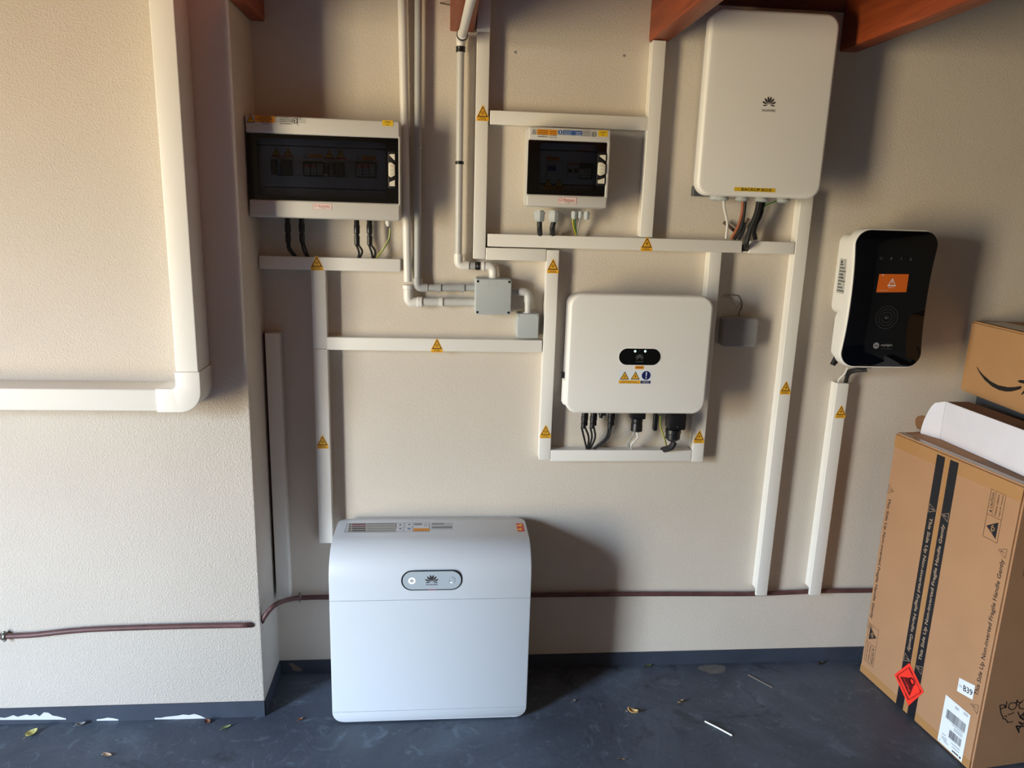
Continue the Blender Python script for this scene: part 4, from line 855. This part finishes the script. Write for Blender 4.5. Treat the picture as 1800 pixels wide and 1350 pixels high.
# printed labels on the top
q = lambda x, y: PZ(590+x/8.18, 905+y/8.18, bh); FT = Fr((0, 0, bh), (1, 0, 0), (0, 1, 0))
s = MB()
def rt(x0, y0, x1, y1, w, m): a, c = q(x0, y0), q(x1, y1); s.rect(min(a.x, c.x), c.y, c.x, a.y, FT, w, m)
rt(200, 122, 850, 245, .0004, M_PAPG)
for k in range(4): rt(240, 130+k*30, 430, 148+k*30, .0007, mat('maroon print', (128, 72, 84), .5) if k < 2 else M_DIMP)
for y in (128, 160, 195, 225): rt(455, y, 840, y+8, .0007, M_MIDP)
for k in range(4): a = q(205, 140+k*30); s.ring((a.x, a.y), 0, .004, FT, .0007, M_DGREY, 10)
a, c = q(165, 125), q(855, 250); s.frame(a.x, c.y, c.x, a.y, .0012, FT, .0009, M_INK); a, c = q(870, 118), q(1345, 240); s.frame(a.x, c.y, c.x, a.y, .0012, FT, .0009, M_INK)
for x in (990, 1115): a, c = q(x, 118), q(x, 240); s.rect(a.x-.0005, c.y, a.x+.0005, a.y, FT, .0009, M_INK)
a, c = q(870, 175), q(1115, 180); s.rect(a.x, c.y, c.x, c.y+.001, FT, .0009, M_INK)
rt(1120, 198, 1345, 235, .0010, M_ORG); c = q(1055, 205); s.ring((c.x, c.y), .002, .0055, FT, .001, M_BLUE, 16)
for x, y in ((930, 145), (930, 200), (1060, 140)): c = q(x, y); s.flat(tri(c.x, c.y, .010, .009), FT, .001, M_DGREY)
rt(1130, 125, 1240, 150, .001, M_MIDP); c = q(1295, 150); s.frame(c.x-.004, c.y-.010, c.x+.004, c.y+.008, .001, FT, .001, M_DIMP)
rt(1375, 115, 1685, 210, .0004, mat('silver label', (186, 188, 190), .4))
for y in (122, 137, 172, 185): rt(1385, y, 1560 if y < 150 else 1675, y+5, .0007, M_DIMP)
s.build('top_label', t, 'printed rating labels on the top')
s = MB(); a, c = PZ(905, 920, bh), PZ(926, 934.5, bh); s.rect(a.x+.004, c.y, c.x-.006, a.y, FT, .0004, M_RED)
for yy in (923, 930): p = PZ(911, yy, bh); s.flat([(p.x-.012, p.y-.011), (p.x+.012, p.y-.011), (p.x+.012, p.y+.011)], FT, .0007, M_YEL)
s.build('hazard_sticker', t)

# ------------------------------------------------------------------ copper pipe
YP = -.018
t = thing('copper_pipe', 'long thin brown copper pipe along the bottom of the back wall', 'pipe', P(1000, 1045, 0))
def PXX(px, py, X): return PP(px, py, V3((X, 0, 0)), V3((1, 0, 0)))
pts = [PXX(460, 1093, PX-.004), PXX(463, 1087, PX+.006), PXX(472, 1074, PX+.022), PXX(484, 1063, PX+.040), P(500, 1056, -.10), P(512, 1053, -.055), P(523, 1051.2, -.028), P(540, 1050.5, YP), P(590, 1049.5, YP), P(930, 1046, YP), P(1150, 1044, YP), P(1310, 1044, YP), P(1385, 1041.5, YP), P(1440, 1039, YP), P(1525, 1038, YP), P(1600, 1036.5, YP)]
s = MB(); s.tube(pts, .0085, M_COPPER, 14); s.build('pipe', t)
s = MB(); s.tube([P(462, 585, -.014), P(477, 930, -.014), P(481, 1056, -.014)], .007, M_COPPER, 12); s.build('riser', t)
def pclamp(t, p):
    s = MB(); s.lathe((p.x-.006, p.y, p.z), (1, 0, 0), [(0, .0105), (.002, .0125), (.004, .0105), (.008, .0105), (.010, .0125), (.012, .0105)], M_GALV, 16)
    s.lathe((p.x, p.y+.003, p.z+.013), (0, -1, 0), [(0, .005), (.008, .005), (.009, .003), (.014, .003)], M_GALV, 10); s.lathe((p.x, p.y+.003, p.z-.014), (0, -1, 0), [(0, .004), (.008, .004)], M_GALV, 10); s.build('clamp', t)
pclamp(t, P(527, 1050, YP))
YL = PY-.014
t = thing('copper_pipe', 'brown copper pipe on the projecting wall, held by a clamp at left', 'pipe', P(220, 1105, PY))
s = MB(); s.tube([P(-80, 1122, YL), P(8, 1118.5, YL), P(60, 1116, YL), P(120, 1109.5, YL), P(180, 1105.5, YL), P(300, 1101.5, YL), P(400, 1099.5, YL), P(430, 1099, YL), P(443, 1098.5, PY+.002)], .0085, M_COPPER, 14); s.build('pipe', t)
pclamp(t, P(8, 1118.5, YL))

# ------------------------------------------------------------------ cartons
A = PZ(1512, 1181, 0); Bp = PZ(1697, 1350, 0); U = (Bp-A).normalized(); Wd = V3((-U.y, U.x, 0)); BH = .957
if Wd.x < 0: Wd = -Wd
F1 = Fr(A, U, (0, 0, 1)); n1 = F1.n
t = thing('cardboard_box', 'large tall brown cardboard box standing on the floor with black printed stripes', 'cardboard box', A+U*.26+Wd*.3); bx = t
L = .533; L0 = -.006
def bm_box(L0, L1, D, z0, z1, F, m, sub=14, amp=.0025, seed=1):
    rnd = random.Random(seed); bm = bmesh.new(); bmesh.ops.create_cube(bm, size=1)
    for v in bm.verts: v.co = V3(((L0+L1)/2+v.co.x*(L1-L0), (z0+z1)/2+v.co.y*(z1-z0), -D/2+v.co.z*D))
    bmesh.ops.bevel(bm, geom=bm.edges[:], offset=.006, segments=2, affect='EDGES')
    q = MB(); q.bm(bm, m, F); return q
bm_box(L0, L, .55, 0, BH, F1, M_CARD).build('carton', t)
w = .0004; s = MB()
s.rect(L0+.004, BH-.052, L-.004, BH-.006, F1, w, M_TAPE); s.rect(.235, .004, .252, BH-.02, F1, w+.0003, M_TAPE)
s.rect(L0+.004, .004, L-.004, .035, F1, w, M_TAPE); s.build('brown_tape', t)
s = MB(); s.rect(.197, .004, .232, BH-.014, F1, w*2.2, M_STRIPE); s.rect(.254, .004, .289, BH-.014, F1, w*2.2, M_STRIPE)
LONG = 'This Side Up Non-inverted Fragile Handle Gently'
s.text(LONG, (.2145, .475), .017, F1, w*3, M_STRT, .50, -math.pi/2); s.text(LONG, (.2715, .475), .017, F1, w*3, M_STRT, .50, math.pi/2)
def wtri(s, c, h, F, w, m, rot):
    p = [(-.5, -.45), (.5, -.45), (0, .5)]; ca, sa = math.cos(rot), math.sin(rot); q = [(c[0]+(a*ca-b_*sa)*h, c[1]+(a*sa+b_*ca)*h) for a, b_ in p]
    for i in range(3): s.line(*q[i], *q[(i+1) % 3], .0012, F, w, m)
    s.text('!', c, h*.5, F, w, m, None, rot)
for u_, r in ((.2145, -1), (.2715, 1)):
    for v_ in (.195, .755): wtri(s, (u_, v_), .030, F1, w*3, M_STRT, r*math.pi/2)
s.build('printed_stripe', t, 'two black stripes with warning text')
EL = (MB(), MB()); EL[0].text(LONG, (.014, .475), .017, F1, w, M_INK, .48, -math.pi/2); EL[1].text(LONG, (.506, .485), .019, F1, w, M_INK, .46, math.pi/2)
for u_, v_, r in ((.015, .747, -1), (.015, .205, -1), (.500, .738, 1), (.506, .215, 1)): wtri(EL[r > 0], (u_, v_), .030, F1, w, M_INK, r*math.pi/2)
for k in EL: k.build('edge_lettering', t, 'warning sentence printed along the edge')
def caution(s, u0, v0, u1, v1, F, flip=1):
    s.frame(u0, v0, u1, v1, .0012, F, w, M_INK); W_, H_ = u1-u0, v1-v0; mid = v0+H_*.48 if flip > 0 else v1-H_*.48
    s.line(u0, mid, u1, mid, .0012, F, w, M_INK); r = flip*math.pi/2
    uc = (u0+u1)/2; tv = (v0+mid)/2 if flip > 0 else (mid+v1)/2; h = W_*.7; ca, sa = math.cos(r), math.sin(r)
    q = [(uc+(a*ca-b_*sa)*h, tv+(a*sa+b_*ca)*h) for a, b_ in ((-.72, -.5), (.72, -.5), (0, .55))]; s.flat(q, F, w, M_STRIPE)
    s.ring((uc+.004*flip, tv), .004, .0065, F, w*2, M_CARD2, 12); s.line(uc+.004*flip, tv-.012, uc-.004*flip, tv-.004, .002, F, w*2, M_CARD2); s.line(uc+.004*flip, tv+.012, uc-.004*flip, tv+.004, .002, F, w*2, M_CARD2)
    ov = (mid+v1)/2 if flip > 0 else (v0+mid)/2; hl = H_*.52
    a_ = u0+W_*.2 if flip > 0 else u1-W_*.2; dl = u0+W_*.36 if flip > 0 else u1-W_*.36
    s.line(dl, mid if flip > 0 else v0, dl, v1 if flip > 0 else mid, .001, F, w, M_INK)
    s.text('CAUTION', (a_, ov+flip*hl*.08), W_*.17, F, w, M_INK, hl*.62, r); k = flip; q = [(a_+(a*ca-b_*sa)*.009, ov-flip*hl*.34+(a*sa+b_*ca)*.009) for a, b_ in ((-.5, -.45), (.5, -.45), (0, .5))]; s.flat(q, F, w, M_INK)
    s.text('Heavy object.', (dl+flip*W_*.2, ov), W_*.15, F, w, M_INK, hl*.86, r); s.text('Team lift required', (dl+flip*W_*.45, ov), W_*.11, F, w, M_INK, hl*.86, r)
for k in ((.423, .754, .477, .908, F1, 1), (.010, .060, .062, .214, F1, -1)): s = MB(); caution(s, *k); s.build('caution_print', t, 'black printed caution mark')
qd = [(.228, .188), (.170, .103), (.255, .037), (.309, .129)]; s = MB(); s.flat(qd, F1, w*4, M_HAZ)
C_ = (sum(a for a, b_ in qd)/4, sum(b_ for a, b_ in qd)/4); e1 = V3((qd[3][0]-qd[0][0], qd[3][1]-qd[0][1], 0)); e2 = V3((qd[0][0]-qd[1][0], qd[0][1]-qd[1][1], 0)); e1n = e1.normalized(); e2n = V3((-e1n.y, e1n.x, 0))
ang = math.atan2(e1n.y, e1n.x); L1, L2 = e1.length, e2.length
def hq(a, b_): return (C_[0]+e1n.x*a*L1+e2n.x*b_*L2, C_[1]+e1n.y*a*L1+e2n.y*b_*L2)
M_DKR = mat('dark red ink', (96, 12, 14), .5)
for a0, b0, a1, b1, tk in ((-.42, .38, .42, .38, .006), (-.42, -.38, .42, -.38, .006), (-.42, -.38, -.42, .38, .002), (.42, -.38, .42, .38, .002)): s.line(*hq(a0, b0), *hq(a1, b1), tk, F1, w*5, M_DKR)
s.text('KILOGRAMM', hq(.1, .38), .007, F1, w*5.5, M_HAZ, .05, ang); s.text('GEWICHT', hq(.0, -.38), .007, F1, w*5.5, M_HAZ, .04, ang)
s.flat([hq(*k) for k in ((-.34, -.25), (.34, -.25), (.15, .15), (-.15, .15))], F1, w*5.5, M_DKR); s.ring(hq(0, .2), .008, .0145, F1, w*5.5, M_DKR, 24); s.text('>15kg', hq(0, -.12), .010, F1, w*6.5, M_HAZ, .045, ang); s.build('hazard_sticker', t, 'fluorescent red weight sticker')
s = MB(); q4 = [(.431, .269), (.439, .222), (.498, .235), (.490, .284)]; s.flat([(.435, .270), (.435, .222), (.496, .233), (.496, .283)], F1, w*4, M_PAPER); s.text('B39', (.474, .251), .020, F1, w*5, M_INK, .036, .14); s.text('CDA', (.445, .247), .008, F1, w*5, M_MIDP, .012, .1); s.build('small_white_label', t)
s = MB(); s.flat([(.397, .182), (.396, .010), (.500, .008), (.500, .180)], F1, w*4, M_PAPER); rn = random.Random(3)
u_ = .412
while u_ < .488: k = rn.choice((.0008, .0014, .002)); s.rect(u_, .108, u_+k, .140, F1, w*5, M_DGREY); u_ += k+rn.choice((.0009, .0016))
u_ = .436
while u_ < .486: k = rn.choice((.001, .0018, .0024)); s.rect(u_, .052, u_+k, .080, F1, w*5, M_DGREY); u_ += k+rn.choice((.001, .0018))
for v_, a, c in ((.168, .440, .456), (.163, .440, .456), (.172, .474, .492), (.167, .474, .492), (.102, .440, .486), (.094, .450, .486), (.088, .450, .486), (.046, .410, .425), (.036, .410, .432), (.030, .410, .432), (.024, .420, .440), (.040, .450, .486), (.030, .455, .486)): s.rect(a, v_, c, v_+.0025, F1, w*5, M_MIDP)
s.rect(.458, .016, .484, .021, F1, w*5, M_DGREY); s.ring((.491, .018), 0, .004, F1, w*5, M_INK, 10); s.ring((.404, .018), 0, .002, F1, w*5, M_INK, 8); s.build('shipping_label', t, 'white shipping label with barcodes')
# top: clear tape film on the kraft top
FTp = Fr(A+V3((0, 0, BH)), U, -Wd); s = MB()
FTp = Fr(A+V3((0, 0, BH)), Wd, U) if Wd.cross(U).z > 0 else Fr(A+V3((0, 0, BH)), U, Wd)
sw = FTp.u == U.normalized()
def top_rect(u0, d0, u1, d1, ww, m):
    if (FTp.u-U).length < .01: s.rect(u0, d0, u1, d1, FTp, ww, m)
    else: s.rect(d0, u0, d1, u1, FTp, ww, m)
top_rect(L0+.004, .006, L-.004, .03, .0004, M_TAPEC); s.build('clear_tape', t, 'clear glossy tape on top edge')
s = MB()
for k in range(9): top_rect(.30+k*.003, .036+k*.007, .50, .038+k*.007, .0004, M_DIMP)
s.build('top_print', t)
# dark end face prints
O2 = F1(L, 0, 0); F2 = Fr(O2, Wd, (0, 0, 1)); s = MB(); w2 = .0005
caution(s, .052, .672, .106, .826, F2, 1); s.frame(.05, .84, .12, .93, .0015, F2, w2, M_INK)
def px2(x, y): p = PP(x, y, O2, F2.n)-O2; return p.dot(F2.u), p.z
k2 = lambda x, y: px2(1700+x/6.75, 1150+y/6.75)
for line in ([(385, 605), (440, 600), (455, 640), (470, 560)], [(385, 605), (400, 700), (430, 770), (450, 765), (480, 810), (540, 800)], [(400, 650), (450, 620), (465, 600)], [(500, 590), (485, 630), (520, 660), (560, 650), (590, 600), (570, 575), (520, 575), (500, 590)], [(580, 600), (590, 540), (600, 570), (640, 575), (665, 540)], [(600, 680), (620, 740), (675, 690)], [(480, 720), (540, 700), (550, 680)], [(440, 730), (470, 740)], [(640, 560), (610, 600), (620, 640), (675, 650)]):
    for i in range(len(line)-1): s.line(*k2(*line[i]), *k2(*line[i+1]), .003, F2, w2, M_INK)
c = k2(610, 870); s.text('A', c, .030, F2, w2, M_INK, .030, math.radians(58)); c = k2(650, 800); s.text('L', c, .022, F2, w2, M_INK, .018, math.radians(58)); c = k2(672, 730); s.text('PI', c, .022, F2, w2, M_INK, .026, math.radians(58))
s.build('end_print', t, 'black rotated lettering and line drawing on dark end')

# white carton lying on top
a = PZ(1652, 772, BH); c = PZ(1800, 838, BH); Uw = (c-a).normalized(); Fw = Fr(a, Uw, (0, 0, 1)); HW = .1345
Dw = V3((-Uw.y, Uw.x, 0)); Dw = Dw if Dw.x > 0 else -Dw
t = thing('white_carton', 'long white carton lying on top of the large brown box', 'carton', a+Uw*.25+Dw*.04)
s = MB()
for (o0, th) in ((0, .003),):
    def slab(F, u0, v0, u1, v1, w0, w1, m): s.plate([(u0, v0), (u1, v0), (u1, v1), (u0, v1)], F, w0, w1, m, .0008, 1)
    slab(Fw, 0, .001, .42, HW, -.003, 0, M_WCARD)
s.build('front_wall', t)
s = MB(); s.box((0, HW-.0035, -.085), (.42, HW-.0005, -.003), M_CARDI, .0008, 1, Fw); s.build('top_flap', t, 'brown kraft inner side')
s = MB(); s.box((0, .001, -.085), (.42, HW-.004, -.082), M_CARDI, .0008, 1, Fw); s.build('rear_wall', t)
l = PZ(1618, 762, BH); nf = (l-a).cross(V3((0, 0, 1))).normalized(); Ff = Fr(a, (l-a), (0, 0, 1))
pl = [PP(x, y, a, nf) for x, y in ((1652, 772), (1618, 762), (1620.5, 750), (1625, 737), (1632, 723), (1638, 714), (1644, 708), (1663, 706))]
q = [((p-a).dot(Ff.u), max(.001, (p-a).z)) for p in pl]; q[-1] = (0.0, HW); q[0] = (0.0, .001)
area = sum(q[i-1][0]*q[i][1]-q[i][0]*q[i-1][1] for i in range(len(q)))
if area < 0: q = list(reversed(q))
s = MB(); s.plate(q, Ff, -.0013, .0013, M_WCARD, .0005, 1); s.build('end_flap', t)
s = MB(); Y = -.05; q = [uv(x, y, Y) for x, y in ((1611, 752), (1608.5, 745), (1608.5, 737), (1612, 732), (1620, 730), (1634, 732), (1634, 760), (1618, 756))]; q = [(a_, max(b_, BH+.002)) for a_, b_ in q]
s.plate(list(reversed(q)) if False else q, FY(Y), 0, .003, M_CARD, .0008, 1); s.build('tuck_flap', t, 'brown rounded tuck flap')

# box with the smile
ZA = 1.112; XA = 1.852
a = V3((0, 0, 0)); a = PZ(1686.4, 685.2, 1.100); c = PZ(1800, 729.5, 1.100); Ua = (c-a).normalized(); Fa = Fr(a, Ua, (0, 0, 1)); Da = V3((-Ua.y, Ua.x, 0)); Da = Da if Da.x > 0 else -Da
t = thing('cardboard_box', 'light brown parcel box with black curved arrow print, topmost of the stack', 'cardboard box', a+Ua*.2+Da*.15)
ztop = PP(1711, 564.5, a, Fa.n).z-1.100
bm_box(0, .44, .30, 0, ztop, Fa, M_CARD2).build('carton', t)
s = MB(); sm = lambda x, y: (lambda p: ((p-a).dot(Fa.u), (p-a).z))(PP(1660+x/6.43, 550+y/6.43, a, Fa.n))
top_ = [(370, 608), (400, 655), (440, 700), (520, 770), (610, 818), (720, 840), (800, 838), (865, 826), (877, 838)]; bot_ = [(865, 858), (840, 868), (760, 888), (700, 890), (620, 873), (540, 832), (460, 762), (400, 680), (366, 615)]
for i in range(8):
    A_, B_, C_2, D_ = top_[i], top_[i+1], bot_[-2-i], bot_[-1-i]; s.flat([sm(*k) for k in (D_, C_2, B_, A_)], Fa, .0006, M_INK)
s.flat([sm(*k) for k in ((825, 770), (850, 788), (905, 800), (960, 812), (1010, 800), (1010, 775), (930, 762), (860, 758))], Fa, .0006, M_INK); s.flat([sm(*k) for k in ((865, 925), (885, 922), (960, 870), (1010, 800), (985, 795), (910, 860))], Fa, .0006, M_INK)
s.build('arrow_print', t)
s = MB(); Ft = Fr(a+V3((0, 0, ztop)), Ua, Da) if Ua.cross(Da).z > 0 else Fr(a+V3((0, 0, ztop)), Da, Ua); s.rect(*((.02, .02, .42, .11) if Ua.cross(Da).z > 0 else (.02, .02, .11, .42)), Ft, .0008, M_TAPEC); s.build('clear_tape', t)
# added support under it, coloured dark to stand for the shaded gap
a2 = a+Da*.03+Ua*.05; F3 = Fr(V3((a2.x, a2.y, BH)), Ua, (0, 0, 1)); q = bm_box(.0, .36, .25, .0, 1.100-BH-.001, F3, mat('shaded gap card', (70, 74, 80), .7)); tag(q.build('added_carton'), 'added dark support carton standing for the shaded gap between the large box and the parcel box', 'carton')

# ------------------------------------------------------------------ leaves and scraps on the floor
def leaf(px, py, ln, wd, ang, rgb, label, curl=.35, name='leaf', cat='leaf'):
    p = PZ(px, py, 0); m = mat('leaf '+label[:18], rgb, .7, var=.15, vscale=90); s = MB(); n = 9; vs = []; ca, sa = math.cos(ang), math.sin(ang)
    for i in range(n):
        t_ = i/(n-1); x = (t_-.5)*ln; h = wd/2*math.sin(math.pi*min(1, max(0.03, t_**.85)))**.75
        for j in range(5):
            y = h*(j/2-1); z = .0015+curl*wd*(abs(j/2-1)**1.7)*.6+curl*ln*.25*(2*t_-1)**2; vs.append(V3((p.x+x*ca-y*sa, p.y+x*sa+y*ca, z)))
    fs = [(i*5+j, i*5+j+1, (i+1)*5+j+1, (i+1)*5+j) for i in range(n-1) for j in range(4)]; k = len(vs)
    s.add(vs+[v+V3((0, 0, .0008)) for v in vs], [tuple(reversed(f_)) for f_ in fs]+[tuple(x_+k for x_ in f_) for f_ in fs], m)
    s.tube([V3((p.x-ln*.5*ca, p.y-ln*.5*sa, .003)), V3((p.x-ln*.72*ca, p.y-ln*.72*sa, .0015))], .0007, m, 6)
    return tag(s.build(name, angle=80), label, cat)
leaf(56, 1292, .036, .028, .9, (196, 190, 120), 'pale yellow leaf on the floor at far left', .5)
leaf(142, 1276, .030, .014, .2, (150, 148, 146), 'greyish curled leaf below the chipped skirting at left', .7)
leaf(189, 1329, .030, .014, -.3, (190, 160, 130), 'tan leaf on the floor near the bottom left edge', .4)
leaf(365, 1271, .022, .018, -.6, (130, 88, 62), 'small brown leaf beside the left skirting', .5)
leaf(398, 1280, .030, .012, .5, (140, 152, 96), 'narrow green leaf between brown ones left of the battery', .4)
leaf(528, 1266, .018, .010, .6, (150, 100, 70), 'tiny reddish brown leaf just left of the battery base', .5)
leaf(1112, 1254, .036, .018, -.5, (206, 170, 110), 'curled tan leaf on the floor right of the battery', .9)
leaf(1196, 1236, .022, .014, .3, (150, 124, 96), 'small crumpled brown leaf near the middle of the floor', .8)
leaf(1139, 1172, .038, .012, .35, (86, 92, 52), 'dark green leaf near the back skirting', .3)
leaf(1442, 1168, .022, .014, .1, (54, 44, 36), 'dark dried leaf by the back skirting left of the large box', .7)
leaf(1093, 1336, .020, .008, -.4, (110, 90, 70), 'tiny brown leaf at the bottom edge right of the battery', .4)
leaf(1008, 1234, .018, .012, .4, (120, 112, 108), 'tiny grey leaf scrap just right of the battery', .4)
s = MB(); a, c = PZ(1239, 1268, .003), PZ(1287, 1293, .003); s.tube([a, a.lerp(c, .5)+V3((0, 0, .001)), c], .0028, M_WHITE, 8); tag(s.build('plastic_tie'), 'thin white plastic cable tie lying on the floor', 'cable tie')
s = MB(); a, c = PZ(1315, 1186, .002), PZ(1358, 1209, .002); s.tube([a, c], .002, mat('dry twig', (128, 118, 108), .8), 6, False); tag(s.build('twig'), 'thin dry twig on the floor near the back skirting', 'twig')
rn = random.Random(5); s = MB(); p = PZ(1252, 1175, .0004); n = 22
s.flat([(p.x+(.052+rn.uniform(-.010, .008))*math.cos(2*math.pi*k/n), p.y+(.030+rn.uniform(-.008, .006))*math.sin(2*math.pi*k/n)) for k in range(n)], Fr((0, 0, .0004), (1, 0, 0), (0, 1, 0)), 0, mat('dried plaster smear', (104, 100, 98), .9, var=.15, vscale=60))
struct(s.build('floor_stain'))
